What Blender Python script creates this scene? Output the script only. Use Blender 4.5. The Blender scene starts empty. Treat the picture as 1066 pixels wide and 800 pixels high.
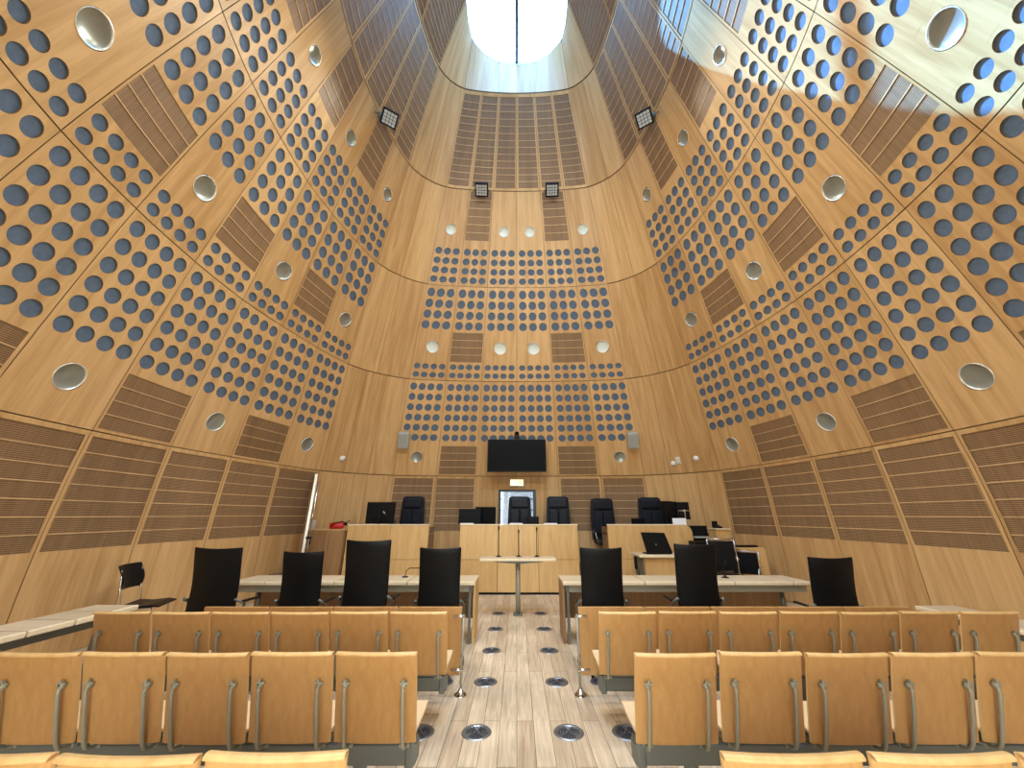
import bpy, bmesh, math, random
from mathutils import Vector, Matrix
random.seed(4)
SC = bpy.context.scene
COL = SC.collection
PI = math.pi
EYE = 1.6
# ---------------------------------------------------------------- camera geometry (1066x800)
FPX = 384.5
PITCH = math.atan(136.2 / FPX)
CX = 538.0

def ray(px, py):
    x = px - CX; v = 400 - py
    return x, FPX * math.cos(PITCH) - v * math.sin(PITCH), FPX * math.sin(PITCH) + v * math.cos(PITCH)

def atY(px, py, Y):
    x, y, z = ray(px, py)
    return Vector((x * Y / y, Y, EYE + z * Y / y))

def atZ(px, py, Z):
    x, y, z = ray(px, py); k = (Z - EYE) / z
    return Vector((x * k, y * k, Z))

cam_d = bpy.data.cameras.new('camera')
cam = bpy.data.objects.new('camera', cam_d)
COL.objects.link(cam)
cam.location = (0, 0, EYE)
cam.rotation_euler = (PI / 2 + PITCH, 0, 0)
cam_d.sensor_fit = 'HORIZONTAL'
cam_d.sensor_width = 36
cam_d.lens = FPX / 1066 * 36
cam_d.shift_x = -5.0 / 1066
cam_d.clip_start = 0.05
cam_d.clip_end = 500
SC.camera = cam

# ---------------------------------------------------------------- materials
def new_mat(name):
    m = bpy.data.materials.new(name); m.use_nodes = True
    nt = m.node_tree
    return m, nt, nt.nodes['Principled BSDF']

def plain(name, col, rough=0.5, metal=0.0, emit=None, es=0, noise=0.0, spec=None):
    m, nt, b = new_mat(name)
    b.inputs['Roughness'].default_value = rough
    b.inputs['Metallic'].default_value = metal
    if spec is not None: b.inputs['Specular IOR Level'].default_value = spec
    c = (*col, 1)
    if noise > 0:
        tc = nt.nodes.new('ShaderNodeTexCoord'); n = nt.nodes.new('ShaderNodeTexNoise')
        n.inputs['Scale'].default_value = 18; n.inputs['Detail'].default_value = 4
        nt.links.new(tc.outputs['Object'], n.inputs['Vector'])
        r = nt.nodes.new('ShaderNodeValToRGB')
        r.color_ramp.elements[0].position = 0.3; r.color_ramp.elements[1].position = 0.7
        r.color_ramp.elements[0].color = (*[v * (1 - noise) for v in col], 1)
        r.color_ramp.elements[1].color = (*[min(1, v * (1 + noise)) for v in col], 1)
        nt.links.new(n.outputs['Fac'], r.inputs['Fac'])
        nt.links.new(r.outputs['Color'], b.inputs['Base Color'])
    b.inputs['Base Color'].default_value = c
    if emit:
        b.inputs['Emission Color'].default_value = (*emit, 1)
        b.inputs['Emission Strength'].default_value = es
    return m

def wood(name, c1, c2, rough=0.38, coord='UV', scale=(9, 0.55, 1), coat=0.0, slots=False, big=0.5):
    """straight-grained veneer; grain runs along V (or local Z for Object coords)"""
    m, nt, b = new_mat(name)
    N = nt.nodes.new; L = nt.links.new
    tc = N('ShaderNodeTexCoord'); mp = N('ShaderNodeMapping')
    L(tc.outputs[coord], mp.inputs['Vector'])
    mp.inputs['Scale'].default_value = scale
    n1 = N('ShaderNodeTexNoise'); n1.inputs['Scale'].default_value = 3.0; n1.inputs['Detail'].default_value = 6
    n1.inputs['Roughness'].default_value = 0.6; n1.inputs['Distortion'].default_value = 0.6
    L(mp.outputs['Vector'], n1.inputs['Vector'])
    mp2 = N('ShaderNodeMapping'); mp2.inputs['Scale'].default_value = [s * 0.28 for s in scale]
    L(tc.outputs[coord], mp2.inputs['Vector'])
    n2 = N('ShaderNodeTexNoise'); n2.inputs['Scale'].default_value = 2.2; n2.inputs['Detail'].default_value = 3
    n2.inputs['Distortion'].default_value = 1.2
    L(mp2.outputs['Vector'], n2.inputs['Vector'])
    mix = N('ShaderNodeMath'); mix.operation = 'MULTIPLY_ADD'
    mix.inputs[1].default_value = big
    L(n2.outputs['Fac'], mix.inputs[0]); 
    ml = N('ShaderNodeMath'); ml.operation = 'MULTIPLY'; ml.inputs[1].default_value = 1 - big
    L(n1.outputs['Fac'], ml.inputs[0]); L(ml.outputs[0], mix.inputs[2])
    # per-object tone difference
    oi = N('ShaderNodeObjectInfo')
    ad = N('ShaderNodeMath'); ad.operation = 'MULTIPLY_ADD'; ad.inputs[1].default_value = 0.16
    sb = N('ShaderNodeMath'); sb.operation = 'SUBTRACT'; sb.inputs[1].default_value = 0.08
    L(mix.outputs[0], sb.inputs[0])
    L(oi.outputs['Random'], ad.inputs[0]); L(sb.outputs[0], ad.inputs[2])
    r = N('ShaderNodeValToRGB')
    r.color_ramp.elements[0].position = 0.34; r.color_ramp.elements[1].position = 0.66
    r.color_ramp.elements[0].color = (*c1, 1); r.color_ramp.elements[1].color = (*c2, 1)
    L(ad.outputs[0], r.inputs['Fac'])
    col = r.outputs['Color']
    if slots:
        sx = N('ShaderNodeSeparateXYZ'); L(tc.outputs['UV'], sx.inputs[0])
        w = N('ShaderNodeMath'); w.operation = 'MULTIPLY'; w.inputs[1].default_value = 2 * PI / 0.021
        L(sx.outputs['Y'], w.inputs[0])
        s = N('ShaderNodeMath'); s.operation = 'SINE'; L(w.outputs[0], s.inputs[0])
        g = N('ShaderNodeMapRange'); g.inputs[1].default_value = 0.1; g.inputs[2].default_value = 0.75
        g.inputs[3].default_value = 1.0; g.inputs[4].default_value = 0.30
        L(s.outputs[0], g.inputs[0])
        # short slots: interrupt along U
        w2 = N('ShaderNodeMath'); w2.operation = 'MULTIPLY'; w2.inputs[1].default_value = 2 * PI / 0.06
        L(sx.outputs['X'], w2.inputs[0])
        s2 = N('ShaderNodeMath'); s2.operation = 'SINE'; L(w2.outputs[0], s2.inputs[0])
        g2 = N('ShaderNodeMapRange'); g2.inputs[1].default_value = 0.75; g2.inputs[2].default_value = 0.98
        g2.inputs[3].default_value = 0; g2.inputs[4].default_value = 0.2
        L(s2.outputs[0], g2.inputs[0])
        mx = N('ShaderNodeMath'); mx.operation = 'ADD'; mx.use_clamp = True
        L(g.outputs[0], mx.inputs[0]); L(g2.outputs[0], mx.inputs[1])
        vm = N('ShaderNodeVectorMath'); vm.operation = 'SCALE'
        L(r.outputs['Color'], vm.inputs[0]); L(mx.outputs[0], vm.inputs['Scale'])
        col = vm.outputs[0]
    L(col, b.inputs['Base Color'])
    b.inputs['Roughness'].default_value = rough
    if coat: 
        b.inputs['Coat Weight'].default_value = coat; b.inputs['Coat Roughness'].default_value = 0.25
    return m

def floor_mat():
    m, nt, b = new_mat('floor_planks')
    N = nt.nodes.new; L = nt.links.new
    tc = N('ShaderNodeTexCoord'); mp = N('ShaderNodeMapping'); mp.inputs['Rotation'].default_value = (0, 0, PI / 2)
    L(tc.outputs['Object'], mp.inputs['Vector'])
    br = N('ShaderNodeTexBrick')
    br.inputs['Scale'].default_value = 1; br.inputs['Brick Width'].default_value = 1.6; br.inputs['Row Height'].default_value = 0.135
    br.inputs['Mortar Size'].default_value = 0.0022; br.inputs['Mortar Smooth'].default_value = 0.3
    br.offset = 0.37; br.inputs['Bias'].default_value = 0.0
    br.inputs['Color1'].default_value = (0.52, 0.39, 0.27, 1); br.inputs['Color2'].default_value = (0.70, 0.56, 0.41, 1)
    br.inputs['Mortar'].default_value = (0.08, 0.055, 0.035, 1)
    L(mp.outputs['Vector'], br.inputs['Vector'])
    mp2 = N('ShaderNodeMapping'); mp2.inputs['Scale'].default_value = (14, 0.9, 1)
    L(tc.outputs['Object'], mp2.inputs['Vector'])
    n = N('ShaderNodeTexNoise'); n.inputs['Scale'].default_value = 2.5; n.inputs['Detail'].default_value = 7; n.inputs['Distortion'].default_value = 0.8
    L(mp2.outputs['Vector'], n.inputs['Vector'])
    n3 = N('ShaderNodeTexNoise'); n3.inputs['Scale'].default_value = 1.3; n3.inputs['Detail'].default_value = 5
    L(tc.outputs['Object'], n3.inputs['Vector'])
    g = N('ShaderNodeMapRange'); g.inputs[1].default_value = 0.3; g.inputs[2].default_value = 0.75; g.inputs[3].default_value = 0.72; g.inputs[4].default_value = 1.2
    L(n.outputs['Fac'], g.inputs[0])
    g3 = N('ShaderNodeMapRange'); g3.inputs[1].default_value = 0.35; g3.inputs[2].default_value = 0.7; g3.inputs[3].default_value = 0.8; g3.inputs[4].default_value = 1.12
    L(n3.outputs['Fac'], g3.inputs[0])
    mm = N('ShaderNodeMath'); mm.operation = 'MULTIPLY'; L(g.outputs[0], mm.inputs[0]); L(g3.outputs[0], mm.inputs[1])
    vm = N('ShaderNodeVectorMath'); vm.operation = 'SCALE'; L(br.outputs['Color'], vm.inputs[0]); L(mm.outputs[0], vm.inputs['Scale'])
    L(vm.outputs[0], b.inputs['Base Color'])
    rr = N('ShaderNodeMapRange'); rr.inputs[3].default_value = 0.3; rr.inputs[4].default_value = 0.5; L(n3.outputs['Fac'], rr.inputs[0])
    L(rr.outputs[0], b.inputs['Roughness'])
    return m

def glass_mat(name, tint=(1, 1, 1), rough=0.0):
    m = bpy.data.materials.new(name); m.use_nodes = True; nt = m.node_tree
    nt.nodes.clear()
    o = nt.nodes.new('ShaderNodeOutputMaterial'); t = nt.nodes.new('ShaderNodeBsdfTransparent'); g = nt.nodes.new('ShaderNodeBsdfGlossy')
    t.inputs[0].default_value = (*tint, 1); g.inputs['Roughness'].default_value = 0.03
    mx = nt.nodes.new('ShaderNodeMixShader'); f = nt.nodes.new('ShaderNodeFresnel'); f.inputs[0].default_value = 1.25
    nt.links.new(f.outputs[0], mx.inputs[0]); nt.links.new(t.outputs[0], mx.inputs[1]); nt.links.new(g.outputs[0], mx.inputs[2])
    nt.links.new(mx.outputs[0], o.inputs[0])
    return m

M = {}
M['wall'] = wood('wall_veneer', (0.485, 0.272, 0.105), (0.70, 0.445, 0.205), rough=0.34, big=0.62)
M['rail'] = wood('wall_rail', (0.58, 0.375, 0.19), (0.70, 0.48, 0.26), rough=0.4)
M['slot'] = wood('slotted_veneer', (0.27, 0.155, 0.075), (0.37, 0.222, 0.113), rough=0.5, slots=True)
M['felt'] = plain('blue_grey_felt', (0.10, 0.143, 0.215), 0.85, noise=0.12)
M['gap'] = plain('dark_joint', (0.16, 0.085, 0.04), 0.9)
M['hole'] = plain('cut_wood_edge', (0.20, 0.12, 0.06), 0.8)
M['seat'] = wood('beech_plywood', (0.45, 0.235, 0.080), (0.58, 0.34, 0.135), rough=0.4, coord='Object', scale=(9, 9, 0.8))
M['seatpan'] = wood('pale_beech', (0.62, 0.45, 0.27), (0.72, 0.55, 0.36), rough=0.4, coord='Object', scale=(8, 0.8, 8))
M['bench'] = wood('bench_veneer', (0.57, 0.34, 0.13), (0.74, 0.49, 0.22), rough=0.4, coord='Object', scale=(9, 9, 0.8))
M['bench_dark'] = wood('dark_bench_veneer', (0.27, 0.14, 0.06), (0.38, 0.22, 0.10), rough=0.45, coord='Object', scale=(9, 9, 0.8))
M['edge'] = plain('pale_edge_lipping', (0.85, 0.73, 0.52), 0.45, noise=0.05)
M['top'] = wood('pale_tabletop', (0.54, 0.43, 0.29), (0.66, 0.54, 0.39), rough=0.35, coord='Object', scale=(0.8, 9, 9))
M['steel'] = plain('grey_painted_steel', (0.16, 0.175, 0.165), 0.45, 0.3)
M['steel_l'] = plain('light_grey_steel', (0.36, 0.36, 0.30), 0.45, 0.25)
M['chrome'] = plain('chrome', (0.75, 0.76, 0.78), 0.15, 1.0)
M['leather'] = plain('black_leather', (0.004, 0.005, 0.007), 0.42, spec=0.2)
M['leather2'] = plain('dark_blue_leather', (0.006, 0.009, 0.018), 0.45, spec=0.25)
M['black'] = plain('black_plastic', (0.006, 0.006, 0.007), 0.45, spec=0.18)
M['screen'] = plain('black_screen', (0.003, 0.004, 0.006), 0.35, spec=0.08)
M['white'] = plain('white_plastic', (0.78, 0.77, 0.74), 0.45)
M['paper'] = plain('paper', (0.8, 0.84, 0.9), 0.8)
M['greyp'] = plain('grey_plastic', (0.42, 0.43, 0.40), 0.5)
M['dish'] = plain('satin_grey_dish', (0.36, 0.38, 0.34), 0.28, 0.55)
M['dish_w'] = plain('white_dish', (0.70, 0.76, 0.72), 0.35)
M['ring'] = plain('white_metal_ring', (0.8, 0.78, 0.7), 0.3, 0.4)
M['red'] = plain('red_paint', (0.55, 0.02, 0.015), 0.3)
M['floor'] = floor_mat()
M['carpet'] = plain('dais_floor', (0.22, 0.14, 0.08), 0.6, noise=0.1)
M['vent'] = plain('cast_grey_metal', (0.24, 0.26, 0.30), 0.3, 0.75)
M['ventd'] = plain('vent_dark', (0.03, 0.035, 0.05), 0.6)
M['glass'] = glass_mat('clear_glass')
M['skyglass'] = glass_mat('blue_tinted_glass', (0.27, 0.56, 1.0))
M['doorglass'] = glass_mat('dark_tinted_glass', (0.45, 0.48, 0.5))
M['frontglass'] = glass_mat('added_window_glass', (0.62, 0.55, 0.42))  # tint dims and warms the daylight from the added glazing
M['frame_d'] = plain('dark_frame', (0.05, 0.07, 0.09), 0.4, 0.4)
M['exit'] = plain('exit_sign_face', (0.9, 0.9, 0.7), 0.4, emit=(1.0, 0.88, 0.5), es=1.1)
M['exitg'] = plain('exit_sign_green', (0.25, 0.5, 0.2), 0.4, emit=(0.5, 0.75, 0.2), es=1.0)
M['lamp'] = plain('lamp_lens', (0.5, 0.55, 0.6), 0.25, emit=(0.8, 0.9, 1.0), es=0.02)
M['outer'] = plain('shell_back', (0.26, 0.14, 0.065), 0.9)
M['stone'] = plain('pale_stone', (0.5, 0.5, 0.52), 0.7, noise=0.1)

# ---------------------------------------------------------------- object helpers
def link(name, me, mat=None, parent=None):
    o = bpy.data.objects.new(name, me); COL.objects.link(o)
    if mat is not None:
        for m in (mat if isinstance(mat, (list, tuple)) else [mat]): me.materials.append(m)
    if parent is not None: o.parent = parent
    return o

def empty(name, loc=(0, 0, 0), rz=0):
    o = bpy.data.objects.new(name, None); COL.objects.link(o)
    o.location = loc; o.rotation_euler = (0, 0, rz); o.empty_display_size = 0.1
    return o

def tag(o, label, cat, group=None, kind=None):
    o['label'] = label; o['category'] = cat
    if group: o['group'] = group
    if kind: o['kind'] = kind
    return o

def kids(o): return [c for c in ALLKIDS.get(o.name, [])]

def copy_tree(o, parent=None):
    c = o.copy(); COL.objects.link(c)
    if parent is not None: c.parent = parent
    for ch in list(o.children): copy_tree(ch, c)
    return c

class MB:
    """collects shapes into one mesh"""
    def __init__(self): self.bm = bmesh.new()
    def box(self, c, s, R=None, mi=0, bev=0.0):
        r = bmesh.ops.create_cube(self.bm, size=1)
        vs = r['verts']
        bmesh.ops.scale(self.bm, vec=s, verts=vs)
        if bev > 0:
            es = list({e for v in vs for e in v.link_edges})
            rr = bmesh.ops.bevel(self.bm, geom=es, offset=bev, segments=2, affect='EDGES', profile=0.5)
            vs = list({v for f in rr['faces'] for v in f.verts} | {v for v in vs if v.is_valid})
        if R is not None: bmesh.ops.rotate(self.bm, cent=(0, 0, 0), matrix=R, verts=vs)
        bmesh.ops.translate(self.bm, vec=c, verts=vs)
        for f in {f for v in vs for f in v.link_faces}: f.material_index = mi
        return self
    def tube(self, pts, r, n=8, mi=0, cap=True):
        pts = [Vector(p) for p in pts]; rings = []
        rs = r if isinstance(r, (list, tuple)) else [r] * len(pts)
        up = None
        for i, p in enumerate(pts):
            a = pts[max(0, i - 1)]; b = pts[min(len(pts) - 1, i + 1)]
            d = (b - a).normalized()
            if up is None: up = Vector((0, 0, 1)) if abs(d.z) < 0.9 else Vector((1, 0, 0))
            x = d.cross(up).normalized(); y = x.cross(d).normalized(); up = y
            rings.append([self.bm.verts.new(p + (x * math.cos(2 * PI * k / n) + y * math.sin(2 * PI * k / n)) * rs[i]) for k in range(n)])
        for A, B in zip(rings, rings[1:]):
            for k in range(n):
                f = self.bm.faces.new((A[k], A[(k + 1) % n], B[(k + 1) % n], B[k])); f.material_index = mi; f.smooth = True
        if cap:
            for rg in (rings[0][::-1], rings[-1]):
                try: f = self.bm.faces.new(rg); f.material_index = mi
                except ValueError: pass
        return self
    def lathe(self, prof, c=(0, 0, 0), R=None, n=20, mi=0):
        """prof: list of (r, z) revolved about Z"""
        rings = []; c = Vector(c)
        for r, z in prof:
            if r < 1e-6:
                v = Vector((0, 0, z)); 
                if R is not None: v = R @ v
                rings.append([self.bm.verts.new(v + c)])
            else:
                rg = []
                for k in range(n):
                    v = Vector((r * math.cos(2 * PI * k / n), r * math.sin(2 * PI * k / n), z))
                    if R is not None: v = R @ v
                    rg.append(self.bm.verts.new(v + c))
                rings.append(rg)
        for A, B in zip(rings, rings[1:]):
            for k in range(n):
                if len(A) == 1 and len(B) == 1: continue
                if len(A) == 1: vs = (A[0], B[k], B[(k + 1) % n])
                elif len(B) == 1: vs = (A[k], A[(k + 1) % n], B[0])
                else: vs = (A[k], A[(k + 1) % n], B[(k + 1) % n], B[k])
                f = self.bm.faces.new(vs); f.material_index = mi; f.smooth = True
        return self
    def prism(self, poly, axis, a, b, mi=0):
        """poly in the plane orthogonal to axis ('x': (y,z), 'y': (x,z), 'z': (x,y))"""
        def P(p, t): return {'x': (t, p[0], p[1]), 'y': (p[0], t, p[1]), 'z': (p[0], p[1], t)}[axis]
        A = [self.bm.verts.new(P(p, a)) for p in poly]; B = [self.bm.verts.new(P(p, b)) for p in poly]
        n = len(poly)
        for k in range(n):
            f = self.bm.faces.new((A[k], A[(k + 1) % n], B[(k + 1) % n], B[k])); f.material_index = mi
        for g in (A[::-1], B): f = self.bm.faces.new(g); f.material_index = mi
        return self
    def build(self, name, mat, parent=None, bevel=0.0, smooth=False):
        bmesh.ops.recalc_face_normals(self.bm, faces=self.bm.faces)
        me = bpy.data.meshes.new(name); self.bm.to_mesh(me); self.bm.free()
        if smooth:
            for p in me.polygons: p.use_smooth = True
        o = link(name, me, mat, parent)
        if bevel > 0:
            b = o.modifiers.new('bevel', 'BEVEL'); b.width = bevel; b.segments = 2; b.limit_method = 'ANGLE'; b.angle_limit = math.radians(50)
            b.harden_normals = False
        return o

def struct(o, label=None):
    o['kind'] = 'structure'
    if label: o['label'] = label
    return o

# ---------------------------------------------------------------- the shell of the room
PLAN = {-6: (0, -1.35), -5: (-1.25, -1.12), -4: (-2.2, -0.6), -3: (-2.95, 0.08), -2: (-3.5, 0.8), -1: (-3.92, 1.57),
        0: (-4.24, 2.45), 1: (-4.44, 3.38), 2: (-4.54, 4.34), 3: (-4.55, 5.31), 4: (-4.44, 6.24), 5: (-4.26, 7.19),
        6: (-3.99, 8.09), 7: (-3.52, 8.69), 8: (-2.82, 9.10), 9: (-1.88, 9.235), 10: (-0.94, 9.30), 11: (0, 9.32), 12: (0.94, 9.30)}
PROF = [(-1.7, 1.213), (-0.6, 1.218), (0.2, 1.207), (1.0, 1.177), (3.37, 1.0), (5.43, 0.794), (7.21, 0.588), (8.82, 0.407), (9.7, 0.3)]
YC = 2.99

def cr(p0, p1, p2, p3, t):
    return 0.5 * ((2 * p1) + (-p0 + p2) * t + (2 * p0 - 5 * p1 + 4 * p2 - p3) * t * t + (-p0 + 3 * p1 - 3 * p2 + p3) * t ** 3)

def plan(t):
    if t > 11: x, y = plan(22 - t); return -x, y
    i = int(math.floor(t)); i = max(-6, min(10, i)); u = t - i
    g = lambda k: Vector(PLAN[k]) if k >= -6 else Vector((-PLAN[-12 - k][0], PLAN[-12 - k][1]))
    v = cr(g(i - 1), g(i), g(i + 1), g(i + 2), u)
    return v.x, v.y

def prof(h):
    pts = PROF
    for k in range(len(pts) - 1):
        if h <= pts[k + 1][0] or k == len(pts) - 2:
            h0, s0 = pts[k]; h1, s1 = pts[k + 1]
            def slope(i):
                if i <= 0: return (pts[1][1] - pts[0][1]) / (pts[1][0] - pts[0][0])
                if i >= len(pts) - 1: return (pts[-1][1] - pts[-2][1]) / (pts[-1][0] - pts[-2][0])
                return (pts[i + 1][1] - pts[i - 1][1]) / (pts[i + 1][0] - pts[i - 1][0])
            d = h1 - h0; u = (h - h0) / d
            m0 = slope(k) * d; m1 = slope(k + 1) * d
            return (2 * u ** 3 - 3 * u * u + 1) * s0 + (u ** 3 - 2 * u * u + u) * m0 + (-2 * u ** 3 + 3 * u * u) * s1 + (u ** 3 - u * u) * m1

def shell(t, h, side, off=0.0):
    """point of the shell; side -1 is left, +1 right; off = distance outwards"""
    s = prof(h); x, y = plan(t)
    X = -x * s * (1 + 0.03 * (s - 0.588) / 0.6) if side > 0 else x * s
    p = Vector((X, YC + (y - YC) * s, EYE + h))
    if off:
        e = 0.02
        a = shell(t + e, h, side) - shell(t - e, h, side)
        b = shell(t, h + e, side) - shell(t, h - e, side)
        n = a.cross(b).normalized()
        c = Vector((0, 4.5, p.z))
        if n.dot(p - c) < 0: n = -n
        p = p + n * off
    return p

def shell_normal(t, h, side):
    return (shell(t, h, side, 1.0) - shell(t, h, side)).normalized()

SK_H = 9.6
SKX, SK_B, SK_F = 1.0, 5.465, 0.9      # half width, back end, front end
def sky_outline(t):
    """outline of the skylight matched to the joints of the shell"""
    if t >= 6:
        tab = {6: (-1.0, 4.36), 7: (-1.0, 4.68), 8: (-0.955, 5.0), 9: (-0.70, 5.27), 10: (-0.40, 5.42), 11: (0, 5.465)}
    else:
        tab = {}
        for k in range(0, 7): tab[k] = (-1.0, 0.95 + (4.36 - 0.95) * k / 6)
        tab.update({-1: (-0.97, 0.65), -2: (-0.90, 0.42), -3: (-0.78, 0.25), -4: (-0.6, 0.12), -5: (-0.35, 0.03), -6: (0, 0.0)})
        if t > 5: tab[6] = (-1.0, 4.36)
    i = int(math.floor(t)); u = t - i
    if u < 1e-6: return Vector(tab[i])
    return Vector(tab[i]).lerp(Vector(tab[min(i + 1, 11)]), u)

def dome(t, v, side):
    """from the fifth ring (v=0) up to the skylight (v=1)"""
    a = shell(t, 8.82, side)
    o = sky_outline(t); b = Vector((-side * o.x * 1.0 if side > 0 else o.x, o.y, EYE + SK_H))
    if side > 0: b.x = -o.x
    k = 0.10 * math.sin(PI * v)
    p = a.lerp(b, v); p.z += k * 0.6
    return p

GAP = 0.0042   # half joint, metres

class Panel:
    def __init__(self, side, t0, t1, h0, h1, mats, fn=None, hgap=0.010, tgap=GAP):
        self.side = side; self.t0 = t0; self.t1 = t1; self.h0 = h0; self.h1 = h1
        self.fn = fn
        self.bm = bmesh.new(); self.uv = self.bm.loops.layers.uv.new('UVMap')
        self.mats = mats
        w = (self.pt(0.5, 0.5, raw=True) - self.pt(0.5, 0.5, raw=True)).length
        self.W = (self.raw(0, .5) - self.raw(1, .5)).length
        self.H = (self.raw(.5, 0) - self.raw(.5, 1)).length
        self.gu = tgap / self.W; self.gv = hgap / self.H
        self.uo = random.random() * 50; self.vo = random.random() * 50
        self.cache = {}
    def raw(self, u, w, off=0.0):
        """u across 0..1, w from the top 0..1"""
        t = self.t0 + (self.t1 - self.t0) * u
        if self.fn:
            v = 1 - w
            p = self.fn(t, v, self.side)
            if off:
                e = 0.01
                a = self.fn(min(self.t1, t + e), v, self.side) - self.fn(max(self.t0, t - e), v, self.side)
                b = self.fn(t, min(1, v + e), self.side) - self.fn(t, max(0, v - e), self.side)
                n = a.cross(b).normalized()
                if n.z < 0 or n.dot(p - Vector((0, 4, 6))) < 0: n = -n
                p = p + n * off
            return p
        h = self.h1 + (self.h0 - self.h1) * w
        return shell(t, h, self.side, off)
    def pt(self, u, w, off=0.0, raw=False):
        u = min(max(u, 0), 1); w = min(max(w, 0), 1)
        if not raw:
            u = self.gu + (1 - 2 * self.gu) * u; w = self.gv + (1 - 2 * self.gv) * w
        return self.raw(u, w, off)
    def vert(self, u, w, off=0.0, share=True):
        key = (round(u, 5), round(w, 5), round(off, 4))
        if share and key in self.cache: return self.cache[key]
        v = self.bm.verts.new(self.pt(u, w, off))
        if share: self.cache[key] = v
        return v
    def face(self, pts, mi=0, off=0.0, share=True, smooth=True):
        """pts: list of (u,w) or (u,w,off)"""
        vs = [self.vert(p[0], p[1], p[2] if len(p) > 2 else off, share) for p in pts]
        try: f = self.bm.faces.new(vs)
        except ValueError: return
        f.material_index = mi; f.smooth = smooth
        for l, p in zip(f.loops, pts):
            l[self.uv].uv = (self.uo + p[0] * self.W, self.vo - p[1] * self.H)
    def grid(self, u0, u1, w0, w1, nu, nw, mi=0, off=0.0):
        for i in range(nu):
            for j in range(nw):
                a = u0 + (u1 - u0) * i / nu; b = u0 + (u1 - u0) * (i + 1) / nu
                c = w0 + (w1 - w0) * j / nw; d = w0 + (w1 - w0) * (j + 1) / nw
                self.face([(a, c), (b, c), (b, d), (a, d)], mi, off)
    def hole(self, u0, u1, w0, w1, r, depth, floor=True, mi_wall=1, mi_floor=2, cu=None, cw=None):
        cu = (u0 + u1) / 2 if cu is None else cu; cw = (w0 + w1) / 2 if cw is None else cw
        ru = r / self.W; rw = r / self.H
        N = 20
        sq = []
        per = N // 4
        cs = [(u0, w0), (u1, w0), (u1, w1), (u0, w1)]
        for k in range(4):
            a = cs[k]; b = cs[(k + 1) % 4]
            for q in range(per):
                sq.append((a[0] + (b[0] - a[0]) * q / per, a[1] + (b[1] - a[1]) * q / per))
        circ = [(cu + ru * math.cos(-3 * PI / 4 + 2 * PI * k / N), cw + rw * math.sin(-3 * PI / 4 + 2 * PI * k / N)) for k in range(N)]
        for k in range(N):
            j = (k + 1) % N
            self.face([sq[k], sq[j], circ[j], circ[k]])
        # wall of the hole and its floor, with vertices of their own
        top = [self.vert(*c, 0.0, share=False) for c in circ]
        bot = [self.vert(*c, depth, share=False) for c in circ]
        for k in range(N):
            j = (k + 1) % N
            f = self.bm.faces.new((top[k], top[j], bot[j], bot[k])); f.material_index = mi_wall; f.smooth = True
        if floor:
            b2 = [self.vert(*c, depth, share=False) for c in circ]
            f = self.bm.faces.new(b2); f.material_index = mi_floor
    def build(self, name, parent):
        self.bm.normal_update()
        c = Vector((0, 4.5, 4))
        me = bpy.data.meshes.new(name); self.bm.to_mesh(me); self.bm.free()
        return link(name, me, self.mats, parent)

def slotted(side, t0, t1, h0, h1, a, b, nb, u0, u1, parent, fn=None, rail=0.012):
    """perforated band panel set into a wall panel: nb dark slotted bands parted by light rails"""
    p = Panel(side, t0, t1, h0, h1, [M['slot'], M['rail']], fn)
    nu = 4
    rw = rail / p.H
    D = 0.006
    for k in range(nb):
        w0 = a + (b - a) * k / nb; w1 = a + (b - a) * (k + 1) / nb
        s0 = w0 + (rw / 2 if k else 0); s1 = w1 - (rw / 2 if k < nb - 1 else 0)
        p.grid(u0, u1, s0, s1, nu, 2, 0, D)
        if k < nb - 1: p.grid(u0, u1, w1 - rw / 2, w1 + rw / 2, nu, 1, 1, 0.0)
        for (q, dirn) in ((s0, 1), (s1, 1)):
            for i in range(nu):
                x0 = u0 + (u1 - u0) * i / nu; x1 = u0 + (u1 - u0) * (i + 1) / nu
                p.face([(x0, q, 0), (x1, q, 0), (x1, q, D), (x0, q, D)], 1, share=False)
    for x in (u0, u1):
        p.face([(x, a, 0), (x, b, 0), (x, b, D), (x, a, D)], 1, share=False)
    o = p.build('slotted_panel', parent)
    o['label'] = 'brown finely slotted bands with pale rails'
    return o

DISCS = []   # where the round wall fittings sit: (side, t, h, r, course, white)

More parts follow.
